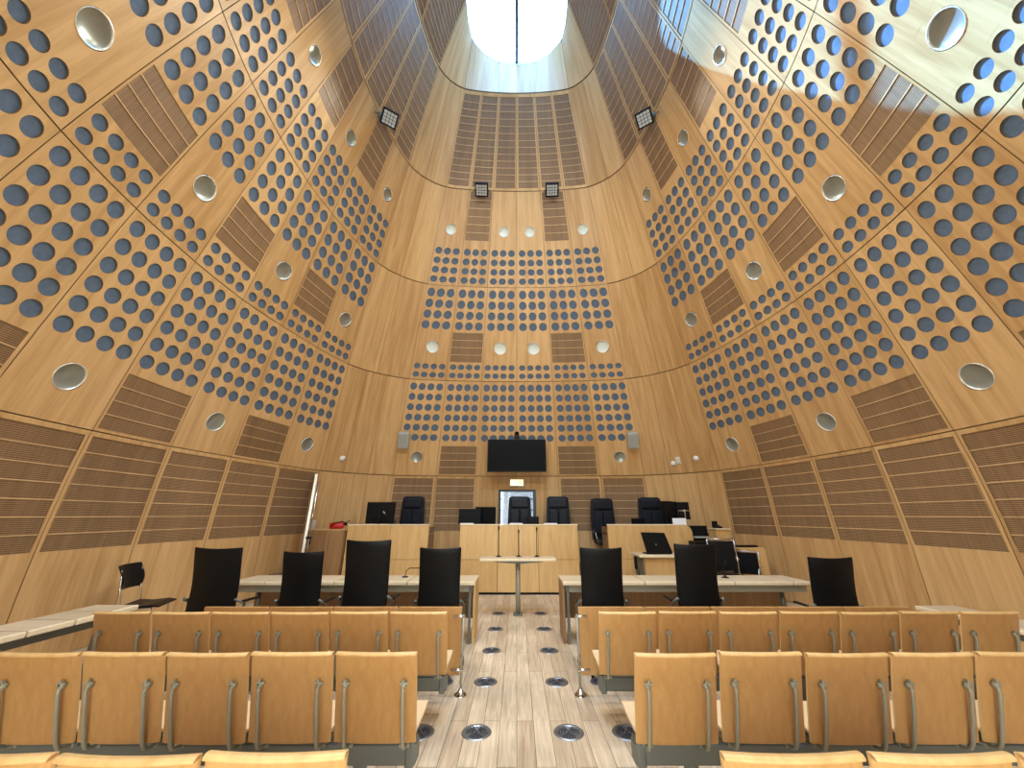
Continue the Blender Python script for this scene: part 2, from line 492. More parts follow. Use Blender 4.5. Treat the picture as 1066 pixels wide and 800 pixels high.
def wall_panel(side, t0, t1, h0, h1, bands, parent, fn=None, tgap=GAP, hgap=0.010, label=None, course=0):
    """bands from the top: ('plain',a,b) ('dots',a,b,rows,cols) ('slat',a,b,n,u0,u1) ('disc',a,b,r,w) ('cut',a,b,u0,u1)"""
    p = Panel(side, t0, t1, h0, h1, [M['wall'], M['hole'], M['felt'], M['rail']], fn, hgap, tgap)
    pend = []
    NU = 4
    for bd in bands:
        kind, a, b = bd[:3]
        if kind == 'plain':
            n = max(1, int(round((b - a) * p.H / 0.25)))
            p.grid(0, 1, a, b, NU, n)
        elif kind == 'dots':
            rows, cols = bd[3], bd[4]; r = bd[5] if len(bd) > 5 else None
            m = 0.035
            p.grid(0, m, a, b, 1, rows); p.grid(1 - m, 1, a, b, 1, rows)
            cw = (1 - 2 * m) / cols; rh = (b - a) / rows
            rad = min(0.40 * min(cw * p.W, rh * p.H), 0.5) if r is None else r
            for j in range(rows):
                for i in range(cols):
                    if len(bd) > 6 and (j, i) in bd[6]: 
                        p.grid(m + cw * i, m + cw * (i + 1), a + rh * j, a + rh * (j + 1), 1, 1); continue
                    p.hole(m + cw * i, m + cw * (i + 1), a + rh * j, a + rh * (j + 1), rad, 0.016)
        elif kind == 'slat':
            n, u0, u1 = bd[3], bd[4], bd[5]
            nn = max(1, int((b - a) * p.H / 0.3))
            p.grid(0, u0, a, b, 1, nn, 0); p.grid(u1, 1, a, b, 1, nn, 0)
            pend.append((a, b, n, u0, u1))
        elif kind == 'disc':
            r, w = bd[3], bd[4]
            ru = r * 1.35 / p.W; rw = r * 1.35 / p.H
            u0, u1, w0, w1 = 0.5 - ru, 0.5 + ru, w - rw, w + rw
            if w0 > a: p.grid(0, 1, a, w0, NU, max(1, int((w0 - a) * p.H / 0.25)))
            if w1 < b: p.grid(0, 1, w1, b, NU, max(1, int((b - w1) * p.H / 0.25)))
            p.grid(0, u0, w0, w1, 1, 1); p.grid(u1, 1, w0, w1, 1, 1)
            p.hole(u0, u1, w0, w1, r, 0.05, floor=True, mi_floor=1)
            uu = p.gu + (1 - 2 * p.gu) * 0.5; ww = p.gv + (1 - 2 * p.gv) * w
            DISCS.append((side, t0 + (t1 - t0) * uu, h1 + (h0 - h1) * ww, r, course))
        elif kind == 'cut':
            u0, u1 = bd[3], bd[4]
            nn = max(1, int((b - a) * p.H / 0.3))
            if u0 > 0: p.grid(0, u0, a, b, 2, nn)
            if u1 < 1: p.grid(u1, 1, a, b, 2, nn)
    o = p.build('wall_panel', parent)
    for a, b, n, u0, u1 in pend:
        slotted(side, t0, t1, h0, h1, a, b, n, u0, u1, o, fn)
    return o

R0, R1, R2, R3, R4, R5 = -1.6, 1.0, 3.37, 5.43, 7.21, 8.82
W_LEFT = struct(empty('wall_left'), 'left side wall of curved wood panels with rows of blue grey discs')
W_RIGHT = struct(empty('wall_right'), 'right side wall of curved wood panels with rows of blue grey discs')
W_BACK = struct(empty('wall_back'), 'end wall of wood panels behind the judges bench')
W_FRONT = struct(empty('wall_front'), 'curved wood wall behind the public seats')
CEIL = struct(empty('ceiling'), 'tapering top of the wood shell around the skylight')

DR_T = 0.50   # half width of the glazed door opening, metres
door_top = 0.66   # above eye

def slat_frac(h, h0, h1): return (h1 - h) / (h1 - h0)

for side in (-1, 1):
    WS = W_LEFT if side < 0 else W_RIGHT
    # ---- course 1
    hb = -0.41; fb = slat_frac(hb, R0, R1)
    for t in range(-4, 6):
        par = WS if t >= -3 else W_FRONT
        wall_panel(side, t, t + 1, R0, R1, [('plain', 0, 0.022), ('slat', 0.022, fb, 7, 0.035, 0.965), ('plain', fb, 1)], par, hgap=0.0065)
    for k in range(3):
        wall_panel(side, 6 + k * 2 / 3, 6 + (k + 1) * 2 / 3, R0, R1, [('plain', 0, 1)], W_BACK, tgap=0.004)
    for t in (8, 9):
        wall_panel(side, t, t + 1, R0, R1, [('plain', 0, 0.022), ('slat', 0.022, fb, 7, 0.04, 0.95), ('plain', fb, 1)], W_BACK, tgap=0.005)
    # centre panel with half of the glazed door's opening
    w = slat_frac(door_top, R0, R1)
    pw = 0.94 * 1.18
    wall_panel(side, 10, 11, R0, R1, [('plain', 0, w), ('cut', w, slat_frac(-1.15, R0, R1), 1 - DR_T / pw, 1), ('plain', slat_frac(-1.15, R0, R1), 1)], W_BACK, tgap=0.003)
    # ---- course 2
    for t in range(-6, 6):
        par = WS if t >= -3 else W_FRONT
        bands = [('plain', 0, 0.012), ('dots', 0.012, 0.645, 6, 4)]
        if t % 2 == 0: bands += [('plain', 0.645, 0.68), ('slat', 0.68, 0.985, 4, 0.03, 0.965), ('plain', 0.985, 1)]
        else: bands += [('disc', 0.645, 1, 0.165, 0.79)]
        wall_panel(side, t, t + 1, R1, R2, bands, par, hgap=0.0065, course=2)
    for k in range(3):
        wall_panel(side, 6 + k * 2 / 3, 6 + (k + 1) * 2 / 3, R1, R2, [('plain', 0, 1)], W_BACK, tgap=0.004)
    wall_panel(side, 8, 9, R1, R2, [('plain', 0, 0.012), ('dots', 0.012, 0.645, 6, 4, None, {(5, 0)}), ('disc', 0.645, 1, 0.15, 0.80)], W_BACK, tgap=0.004, course=2)
    wall_panel(side, 9, 10, R1, R2, [('plain', 0, 0.012), ('dots', 0.012, 0.645, 6, 4), ('plain', 0.645, 0.68), ('slat', 0.68, 0.985, 4, 0.06, 0.97), ('plain', 0.985, 1)], W_BACK, tgap=0.004)
    wall_panel(side, 10, 11, R1, R2, [('plain', 0, 0.012), ('dots', 0.012, 0.645, 6, 4), ('plain', 0.645, 1)], W_BACK, tgap=0.004)
    # ---- course 3
    for t in list(range(-6, 6)) + [8, 9, 10]:
        par = W_BACK if t >= 8 else (WS if t >= -3 else W_FRONT)
        bands = [('plain', 0, 0.015), ('dots', 0.015, 0.455, 4, 3)]
        slat = (t % 2 == 0) if t < 8 else (t == 9)
        if slat: bands += [('plain', 0.455, 0.47), ('slat', 0.47, 0.79, 4, 0.03, 0.97), ('plain', 0.79, 0.80)]
        else: bands += [('disc', 0.455, 0.80, 0.165, 0.63)]
        bands += [('dots', 0.80, 0.99, 2, 4, 0.078), ('plain', 0.99, 1)]
        wall_panel(side, t, t + 1, R2, R3, bands, par, tgap=0.004 if t >= 8 else GAP, hgap=0.006, course=3)
    # ---- course 4
    for t in list(range(-6, 6)) + [8, 9, 10]:
        par = W_BACK if t >= 8 else (WS if t >= -3 else W_FRONT)
        slat = (t % 2 == 0) if t < 8 else (t == 9)
        if slat: bands = [('plain', 0, 0.012), ('slat', 0.012, 0.50, 6, 0.05, 0.95), ('plain', 0.50, 0.575)]
        else: bands = [('disc', 0, 0.575, 0.125, 0.40)]
        bands += [('dots', 0.575, 0.985, 4, 3), ('plain', 0.985, 1)]
        wall_panel(side, t, t + 1, R3, R4, bands, par, tgap=0.004 if t >= 8 else GAP, hgap=0.006, course=4)
    # ---- corner strips of the upper courses
    for (a, b) in ((R2, R3), (R3, R4), (R4, R5)):
        for t in (6, 7):
            wall_panel(side, t, t + 1, a, b, [('plain', 0, 1)], W_BACK, tgap=0.003)
    # ---- course 5
    for t in range(-6, 6):
        par = CEIL if t < -3 else WS
        wall_panel(side, t, t + 1, R4, R5, [('plain', 0, 0.02), ('slat', 0.02, 0.98, 12, 0.06, 0.94), ('plain', 0.98, 1)], par, tgap=0.006)
    for t in (8, 9, 10):
        wall_panel(side, t, t + 1, R4, R5, [('plain', 0, 0.035), ('slat', 0.035, 0.97, 13, 0.07, 0.93), ('plain', 0.97, 1)], W_BACK, tgap=0.003)
    # ---- dome up to the skylight
    for t in range(-6, 6, 2):
        wall_panel(side, t, t + 2, 0, 1, [('plain', 0, 0.03), ('slat', 0.03, 0.98, 14, 0.03, 0.97), ('plain', 0.98, 1)], CEIL, fn=dome, tgap=0.006)
    wall_panel(side, 6, 8, 0, 1, [('plain', 0, 1)], CEIL, fn=dome, tgap=0.004)
    wall_panel(side, 8, 10, 0, 1, [('plain', 0, 1)], CEIL, fn=dome, tgap=0.004)
    wall_panel(side, 10, 11, 0, 1, [('plain', 0, 1)], CEIL, fn=dome, tgap=0.0)
    # ---- solid backing of the shell (shows as the dark joints)
    bm = bmesh.new()
    hs = [-1.62 + 0.3 * k for k in range(int((8.82 + 1.62) / 0.3) + 1)] + [8.82]
    ts = [-6 + 0.25 * k for k in range(int(17 / 0.25) + 1)]
    # keep the door opening clear: add exact grid lines
    tdo = 11 - DR_T / pw
    ts = sorted([t for t in ts if abs(t - tdo) > 0.05] + [tdo])
    hs = sorted([h for h in hs if abs(h - door_top) > 0.05 and abs(h + 1.15) > 0.05 and abs(h - 1.0) > 0.05] + [door_top, -1.15, 1.0])
    G = [[bm.verts.new(shell(t, h, side, 0.075)) for h in hs] for t in ts]
    for i in range(len(ts) - 1):
        for j in range(len(hs) - 1):
            if ts[i + 1] <= -4 + 1e-4 and hs[j + 1] <= 1.0 + 1e-4: continue
            if ts[i] >= tdo - 1e-4 and hs[j] >= -1.151 and hs[j + 1] <= door_top + 1e-4: continue
            bm.faces.new((G[i][j], G[i + 1][j], G[i + 1][j + 1], G[i][j + 1]))
    D = []
    for t in ts:
        row = []
        for v in (0, 0.25, 0.5, 0.75, 1.0):
            p = dome(t, v, side); p = p + Vector((p.x * 0.03, (p.y - 3.5) * 0.03, 0.07)) if v < 1 else p + Vector((0, 0, 0.07))
            row.append(bm.verts.new(p))
        D.append(row)
    for i in range(len(ts) - 1):
        for j in range(4): bm.faces.new((D[i][j], D[i + 1][j], D[i + 1][j + 1], D[i][j + 1]))
        bm.faces.new((G[i][-1], G[i + 1][-1], D[i + 1][0], D[i][0]))
    me = bpy.data.meshes.new('wall_core'); bm.to_mesh(me); bm.free()
    link('wall_core', me, M['outer'], WS)

# ---- floor
mb = MB(); poly = []
for k in range(69):
    p = shell(-6 + 17 * k / 68, -1.6, -1); poly.append((p.x - 0.0, p.y))
for k in range(68, -1, -1):
    p = shell(-6 + 17 * k / 68, -1.6, 1)
    if 0 < k < 68: poly.append((p.x, p.y))
mb.prism([(x * 1.015, (y - 4) * 1.015 + 4) for x, y in poly], 'z', -0.12, 0.0)
struct(mb.build('floor', M['floor']), 'grey washed wood plank floor')

# ---- dais under the judges
DAIS = 0.45
mb = MB(); pts = [(-5.02, 8.2), (-4.2, 8.98), (4.2, 8.98), (5.10, 8.2)]
arc = []
for k in range(41):
    t = 5.0 + 6 * k / 40; p = shell(t, -1.3, -1); arc.append((p.x * 0.995, YC + (p.y - YC) * 0.995))
arcR = [(-x * 1.02, y) for x, y in arc[::-1][1:]]
mb.prism([(-4.2, 8.98)] + arc[2:] + arcR[:-2] + [(4.2, 8.98)], 'z', 0.0, DAIS)
struct(mb.build('dais', M['carpet']), 'raised wooden platform behind the judges bench')

# ---- skylight: frame, centre bar, glazing
WN = struct(empty('window_1', (0, 0, EYE + SK_H)), 'oblong skylight at the top of the shell with one dark centre bar')
def sky_loop(o=0.0, n=60):
    L = []
    ts = [-6 + 17 * k / n for k in range(n + 1)]
    for t in ts:
        q = sky_outline(t); L.append(Vector((q.x, q.y)))
    R = [Vector((-q.x, q.y)) for q in L[::-1][1:-1]]
    P = L + R
    c = Vector((0, 2.75))
    return [c + (p - c) * (1 + o / max(0.5, (p - c).length)) for p in P]
bm = bmesh.new()
lo = sky_loop(0.0); li = sky_loop(0.01)
A = [bm.verts.new((p.x, p.y, 0.0)) for p in lo]; B = [bm.verts.new((p.x, p.y, 0.16)) for p in li]
for k in range(len(A)): 
    f = bm.faces.new((A[k], A[(k + 1) % len(A)], B[(k + 1) % len(A)], B[k])); f.smooth = True
me = bpy.data.meshes.new('window_frame'); bm.to_mesh(me); bm.free()
o = link('window_frame', me, M['white'], WN)
mb = MB(); mb.box((0, 2.73, 0.10), (0.055, 5.5, 0.10)); mb.build('glazing_bar', M['frame_d'], WN)
bm = bmesh.new(); vs = [bm.verts.new((p.x, p.y, 0.12)) for p in sky_loop(0.01)]; bm.faces.new(vs)
me = bpy.data.meshes.new('pane'); bm.to_mesh(me); bm.free(); link('pane', me, M['skyglass'], WN)

# ---- unseen glazing added behind the public seats to let in more daylight
WF = struct(empty('added_window'), 'unseen glazing added behind the public seats for daylight')
mb = MB(); mp_ = MB()
fts = [-4 - 0.5 * k for k in range(5)]
def fp(t, side, z):
    p = shell(t, -0.4, side); return Vector((p.x, p.y, z))
for side in (-1, 1):
    for t in fts:
        if t == -6 and side == 1: continue
        p = fp(t, side, 0); mb.box((p.x, p.y, 1.3), (0.07, 0.09, 2.6))
    for a_, b_ in zip(fts, fts[1:]):
        A_, B_ = fp(a_, side, 0), fp(b_, side, 0); d = B_ - A_; an = math.atan2(d.y, d.x); R = Matrix.Rotation(an, 3, 'Z')
        for z in (0.05, 1.3, 2.57): mb.box(((A_.x + B_.x) / 2, (A_.y + B_.y) / 2, z), (d.length, 0.06, 0.06), R=R)
        v = [mp_.bm.verts.new(q) for q in (A_, B_, B_ + Vector((0, 0, 2.6)), A_ + Vector((0, 0, 2.6)))]; mp_.bm.faces.new(v)
mb.build('window_frame', M['frame_d'], WF); mp_.build('pane', M['frontglass'], WF)

# ---- glazed door in the end wall and the lobby behind it
yd = shell(11, 0, -1).y
DO = struct(empty('door_1', (0, yd + 0.04, DAIS)), 'glazed door behind the middle judges chair')
dh = EYE + door_top - DAIS
mb = MB()
for x in (-DR_T + 0.03, DR_T - 0.03): mb.box((x, 0, dh / 2), (0.06, 0.16, dh))
mb.box((0, 0, dh - 0.03), (2 * DR_T - 0.12, 0.16, 0.06))
for x in (-DR_T - 0.09, DR_T + 0.09): mb.box((x, 0.13, dh / 2 + 0.05), (0.26, 0.06, dh + 0.3))
mb.box((0, 0.13, dh + 0.08), (2 * DR_T, 0.06, 0.24)); mb.build('door_frame', M['frame_d'], DO)
mb = MB(); mb.box((0, 0.085, dh / 2), (2 * DR_T - 0.02, 0.012, dh - 0.02)); mb.build('glass_pane', M['doorglass'], DO)
mb = MB(); mb.tube([(0.36, -0.05, 0.9), (0.36, -0.05, 1.2)], 0.012); mb.box((0.36, -0.025, 0.92), (0.02, 0.06, 0.02)); mb.box((0.36, -0.025, 1.18), (0.02, 0.06, 0.02)); mb.build('door_handle', M['chrome'], DO)
LB = struct(empty('wall_lobby', (0, yd, 0)), 'lobby glazing seen through the glass door')
mb = MB()
for x in (-1.6, -0.72, 0.62, 1.7): mb.box((x, 2.4, 1.7), (0.09, 0.12, 3.4))
for z in (0.5, 1.15, 1.75, 2.1, 2.9): mb.box((0, 2.46, z), (3.6, 0.06, 0.05))
mb.build('window_mullions', M['frame_d'], LB)
mb = MB(); mb.lathe([(0.13, 0), (0.13, 3.4)], (-0.34, 1.7, 0), n=24); mb.build('round_column', M['stone'], LB)
mb = MB(); mb.box((0.12, 2.8, 1.7), (0.85, 0.08, 3.4)); mb.box((0.12, 2.74, 1.9), (0.85, 0.04, 0.03)); mb.build('grey_panel', M['stone'], LB)
mb = MB(); mb.box((0, 1.4, -0.05), (4.2, 2.8, 0.1)); mb.build('lobby_floor', M['stone'], LB)

# ---------------------------------------------------------------- lights fixed in the wall: round dishes
GN = {(-1): 'left', 1: 'right'}
ordn = {1: 'first', 2: 'second', 3: 'third', 4: 'fourth', 5: 'fifth', 6: 'sixth', 7: 'seventh'}
def frame_matrix(p, n, up=Vector((0, 0, 1))):
    z = n.normalized(); x = up.cross(z).normalized(); y = z.cross(x)
    return Matrix(((x.x, y.x, z.x, p.x), (x.y, y.y, z.y, p.y), (x.z, y.z, z.z, p.z), (0, 0, 0, 1)))
dish_meshes = {}
def dish(r, white):
    key = (r, white)
    if key in dish_meshes: return dish_meshes[key]
    mb = MB()
    # local z points into the room; a shallow bowl seen from inside
    mb.lathe([(0.0, -0.044), (r * 0.3, -0.042), (r * 0.6, -0.034), (r * 0.85, -0.02), (r * 0.93, -0.010)], n=28)
    bm = mb.bm; bmesh.ops.recalc_face_normals(bm, faces=bm.faces)
    me = bpy.data.meshes.new('dish'); bm.to_mesh(me); bm.free(); me.materials.append(M['dish_w'] if white else M['dish'])
    mb = MB(); mb.lathe([(r * 0.93, -0.012), (r * 0.95, 0.004), (r * 0.985, 0.006), (r * 0.99, -0.03)], n=28)
    bm = mb.bm; me2 = bpy.data.meshes.new('rim'); bm.to_mesh(me2); bm.free(); me2.materials.append(M['ring'])
    dish_meshes[key] = (me, me2); return dish_meshes[key]
tier = {2: 'lowest', 3: 'middle', 4: 'highest'}
for side, t, h, r, course in DISCS:
    if t < -1.5: continue       # behind the camera
    p = shell(t, h, side); n = -shell_normal(t, h, side)
    white = t > 8 and course > 2
    e = empty('round_wall_light'); e.matrix_world = frame_matrix(p, n)
    m1, m2 = dish(r, white)
    link('dish', m1, None, e); link('rim', m2, None, e)
    sd = GN[side]
    if t > 8:
        pos = 'nearer the centre line' if t > 10 else 'at the outer edge'
        lab = '%s round light, %s tier of end wall, %s half, %s' % ('white' if white else 'grey', tier[course], sd, pos)
        if course == 2: lab = 'grey round light below the %s wall speaker on the end wall' % sd
        g = 'round lights in the end wall'
    else:
        k = int(round((5.5 - t) / 2)) + 1
        lab = 'round dished light, %s tier of the %s wall, %s from far end' % (tier[course], sd, ordn[k])
        g = 'round lights in the %s wall' % sd
    tag(e, lab, 'wall light', g)

# ---------------------------------------------------------------- floodlights
FLOOD = 46
def floodlight(p, n, aim, label, w=0.26):
    e = empty('floodlight'); e.location = p
    aim = (aim - p).normalized()
    q = aim.to_track_quat('Z', 'Y'); R = q.to_matrix()
    c = Vector((0, 0, 0)) + n * 0.24
    mb = MB(); mb.box(c, (w, w * 0.95, 0.10), R=R, bev=0.012)
    for k in range(5): mb.box(c + R @ Vector((-w * 0.36 + k * w * 0.18, 0, -0.07)), (0.012, w * 0.8, 0.05), R=R)
    mb.build('housing', M['black'], e)
    mb = MB(); mb.box(c + R @ Vector((0, 0, 0.0505)), (w * 0.8, w * 0.74, 0.004), R=R); mb.build('lens', M['lamp'], e)
    mb = MB()
    for k in range(-1, 2):
        mb.box(c + R @ Vector((k * w * 0.2, 0, 0.056)), (0.008, w * 0.76, 0.008), R=R)
        mb.box(c + R @ Vector((0, k * w * 0.19, 0.056)), (w * 0.82, 0.008, 0.008), R=R)
    for s in (-1, 1):
        mb.box(c + R @ Vector((s * w * 0.45, 0, 0.056)), (0.02, w * 0.95, 0.014), R=R); mb.box(c + R @ Vector((0, s * w * 0.43, 0.056)), (w, 0.02, 0.014), R=R)
    mb.build('grille', M['black'], e)
    mb = MB()
    s1 = R @ Vector((w * 0.56, 0, 0)); 
    for s in (-1, 1):
        mb.tube([n * 0.02 + s1 * s * 0.5, n * 0.06 + s1 * s, c + s1 * s], 0.012, 6)
    mb.tube([n * 0.02 - s1 * 0.5, n * 0.02 + s1 * 0.5], 0.014, 6)
    mb.lathe([(0.0, 0.0), (0.06, 0.0), (0.06, 0.02), (0, 0.02)], R=n.to_track_quat('Z', 'Y').to_matrix())
    mb.build('bracket', M['steel'], e)
    tag(e, label, 'floodlight', 'floodlights high on the walls')
    ld = bpy.data.lights.new('flood_fill_light', 'AREA'); ld.shape = 'SQUARE'; ld.size = w * 0.8; ld.energy = FLOOD; ld.spread = math.radians(130); ld.color = (0.97, 0.98, 0.86)  # light added to brighten the lower walls; the visible fittings look unlit
    lo_ = bpy.data.objects.new('flood_fill_light', ld); COL.objects.link(lo_); lo_.parent = e
    lo_.location = c + R @ Vector((0, 0, 0.075)); lo_.rotation_euler = (-aim).to_track_quat('Z', 'Y').to_euler()
for side in (-1, 1):
    p = shell(4.05, R4 - 0.02, side); n = -shell_normal(4.05, R4, side)
    floodlight(p, n, Vector((0, 1.0, 1.0)), 'square black floodlight high on the %s wall' % GN[side], 0.29)
    p = shell(9.52, R4 - 0.02, side); n = -shell_normal(9.5, R4, side)
    floodlight(p, n, Vector((side * 0.6, 2.5, 0.8)), 'square floodlight high on the end wall, %s one of the pair' % GN[side], 0.30)

# unseen floodlights added on the front half of the shell to light the walls
for side in (-1, 1):
    for t, hh_, w_ in ((-1.0, R4 - 0.02, 'side'), (-4.0, R3 - 0.02, 'rear')):
        p = shell(t, hh_, side); n = -shell_normal(t, hh_, side)
        floodlight(p, n, Vector((0, 9.5, 3.0) if w_ == 'rear' else (0, 7.5, 0.5)), 'added unseen floodlight on the %s %s part of the shell, behind the camera' % (GN[side], w_), 0.29)

# ---------------------------------------------------------------- television, speakers, sign, sensors
yt = shell(11, 1.5, -1).y
e = empty('television', (0, shell(11, 1.5, -1).y, EYE + 1.49))
R = Matrix.Rotation(math.radians(-5), 3, 'X')
mb = MB(); mb.box((0, -0.30, 0), (1.56, 0.05, 0.86), R=None, bev=0.01); mb.build('casing', M['black'], e)
mb = MB(); mb.box((0, -0.3265, 0.01), (1.52, 0.004, 0.81)); mb.build('screen', M['screen'], e)
mb = MB(); mb.box((0, -0.14, 0), (0.3, 0.28, 0.3)); mb.box((0, -0.04, 0), (0.5, 0.04, 0.5)); mb.build('wall_bracket', M['black'], e)
tag(e, 'large flat black television hung on the end wall above the glass door', 'television')
e = empty('camera_unit', (0.0, yt - 0.27, EYE + 1.945))
mb = MB(); mb.box((0, 0, 0.05), (0.14, 0.12, 0.10), bev=0.01); mb.build('mount', M['black'], e)
mb = MB(); mb.lathe([(0, 0), (0.055, 0), (0.062, 0.05), (0.05, 0.10), (0, 0.115)], (0, 0, 0.09)); mb.build('camera_head', M['black'], e)
mb = MB(); mb.lathe([(0, 0), (0.025, 0), (0.025, 0.02), (0, 0.02)], (0, -0.055, 0.145), R=Matrix.Rotation(PI / 2, 3, 'X')); mb.build('lens', M['screen'], e)
tag(e, 'small black video camera mounted on top of the wall television', 'camera')

for side in (-1, 1):
    t = 8.12; h = 1.92
    p = shell(t, h, side); n = -shell_normal(t, h, side)
    e = empty('wall_speaker'); e.matrix_world = frame_matrix(p, n)
    mb = MB(); mb.box((0, 0, 0.13), (0.27, 0.42, 0.18), bev=0.02); mb.build('cabinet', M['greyp'], e)
    mb = MB(); mb.box((0, 0, 0.222), (0.23, 0.38, 0.008)); mb.build('grille', plain('speaker_grille', (0.33, 0.34, 0.31), 0.7), e)
    mb = MB(); mb.box((0, 0, 0.02), (0.1, 0.2, 0.06)); mb.build('bracket', M['steel'], e)
    tag(e, 'grey box loudspeaker on the end wall, %s of the television' % GN[side], 'speaker', 'wall loudspeakers')

e = empty('exit_sign', (0, shell(11, 0.83, -1).y, EYE + 0.83))
mb = MB(); mb.box((0, -0.04, 0), (0.40, 0.07, 0.20), bev=0.02); mb.build('casing', M['white'], e)
mb = MB(); mb.box((0, -0.078, 0), (0.34, 0.006, 0.15)); mb.build('lit_face', M['exit'], e)
# running figure and doorway pictogram
mb = MB()
mb.box((0.085, -0.083, 0), (0.06, 0.004, 0.11)); 
mb.lathe([(0, 0), (0.013, 0), (0.013, 0.004), (0, 0.004)], (-0.02, -0.081, 0.045), R=Matrix.Rotation(PI / 2, 3, 'X'), n=10)
mb.tube([(-0.022, -0.083, 0.03), (-0.03, -0.083, -0.005)], 0.009, 6)
mb.tube([(-0.03, -0.083, -0.005), (-0.008, -0.083, -0.022), (-0.012, -0.083, -0.05)], 0.006, 6)
mb.tube([(-0.03, -0.083, -0.005), (-0.045, -0.083, -0.03), (-0.068, -0.083, -0.034)], 0.006, 6)
mb.tube([(-0.022, -0.083, 0.024), (0.004, -0.083, 0.01), (0.02, -0.083, 0.018)], 0.005, 6)
mb.tube([(-0.022, -0.083, 0.024), (-0.045, -0.083, 0.012), (-0.05, -0.083, -0.005)], 0.005, 6)
mb.build('pictogram', M['exitg'], e)
tag(e, 'lit emergency exit sign above the glass door', 'exit sign')

def wall_at(px, py, lo=7.0, hi=11.5):
    """where the line of sight through a wall detail meets the shell"""
    side = -1 if px < CX else 1
    best = None
    x, y, z = ray(px, py); d = Vector((x, y, z)).normalized()
    for i in range(0, 221):
        t = 0 + i * 0.05
        for j in range(0, 61):
            h = -1.2 + j * 0.07
            q = shell(t, h, side) - Vector((0, 0, EYE)); v = 1 - q.normalized().dot(d)
            if best is None or v < best[0]: best = (v, t, h)
    _, t, h = best
    return shell(t, h, side), -shell_normal(t, h, side), t, h
for px, py, lab in ((356, 479, 'small white round sensor on the wall left of the judges benches'),
                    (700, 483, 'small white round sensor low on the right corner wall, beside the switch plate'),
                    (724, 477, 'small white round sensor on the right corner wall, nearest the big round light')):
    p, n, t, h = wall_at(px, py)
    e = empty('wall_sensor'); e.matrix_world = frame_matrix(p, n)
    mb = MB(); mb.lathe([(0.06, 0), (0.06, 0.02), (0.05, 0.04), (0.0, 0.05)], n=16); mb.build('cover', M['white'], e)
    mb = MB(); mb.lathe([(0.075, -0.005), (0.075, 0.008), (0.06, 0.01)], n=16); mb.build('ring', M['ring'], e)
    tag(e, lab, 'sensor', 'small round wall sensors')
for px, py, w, hh_, lab in ((707, 480, 0.11, 0.18, 'white switch plate between the sensors on the right corner wall'),
                           (325, 547, 0.12, 0.20, 'white socket plate on the wall beside the open door')):
    p, n, t, h = wall_at(px, py)
    e = empty('switch_plate'); e.matrix_world = frame_matrix(p, n)
    mb = MB(); mb.box((0, 0, 0.01), (w, hh_, 0.02), bev=0.004); mb.build('plate', M['white'], e)
    mb = MB(); mb.box((0, hh_ * 0.22, 0.024), (w * 0.6, hh_ * 0.3, 0.012)); mb.build('rocker', M['ring'], e)
    mb = MB(); mb.box((0, -hh_ * 0.22, 0.024), (w * 0.6, hh_ * 0.3, 0.012)); mb.build('rocker', M['ring'], e)
    tag(e, lab, 'switch')

# ---------------------------------------------------------------- floor outlets
def floor_vent_meshes():
    out = []
    mb = MB(); mb.lathe([(0.0, 0.001), (0.085, 0.001), (0.09, 0.004), (0.092, 0.006), (0.112, 0.006), (0.118, 0.0)], n=28); out.append(('cover_ring', mb, M['vent']))
    mb = MB()
    for k in range(3):
        a0 = 2 * PI * k / 3 + 0.5
        for r in (0.035, 0.055, 0.074):
            for q in range(5):
                a = a0 + (q - 2) * 0.30
                mb.box((r * math.cos(a), r * math.sin(a), 0.0045), (0.010, 0.010 + r * 0.14, 0.003), R=None)
    mb.box((0, 0, 0.0045), (0.02, 0.02, 0.004)); out.append(('slots', mb, M['ventd']))
    return out
VX = [(-0.315, 'left'), (0.405, 'right')]
vent0 = empty('floor_vent')
for nm, mb, m in floor_vent_meshes(): mb.build(nm, m, vent0)
first = True
names = ['nearest', 'second', 'third', 'fourth', 'farthest']
rows = [3.62, 4.54, 5.46, 6.38, 7.30]
for i, y in enumerate(rows):
    for x, sd in VX:
        v = vent0 if first else copy_tree(vent0); first = False
        v.location = (x, y, 0.0)
        tag(v, 'round grey floor vent in the %s column of the aisle, %s from the camera' % (sd, names[i] if i not in (0, 4) else names[i] + ' one'), 'floor vent', 'round floor vents in the aisle')
for x, y, lab in ((-0.76, 3.62, 'round floor vent half under the left aisle seat of the nearest full row'),
                  (0.86, 3.62, 'round floor vent half under the right aisle seat of the nearest full row'),
                  (-0.76, 4.54, 'round floor vent behind the foot of the left rail post'),
                  (0.86, 4.54, 'round floor vent behind the foot of the right rail post')):
    v = copy_tree(vent0); v.location = (x, y, 0); tag(v, lab, 'floor vent', 'round floor vents beside the aisle')

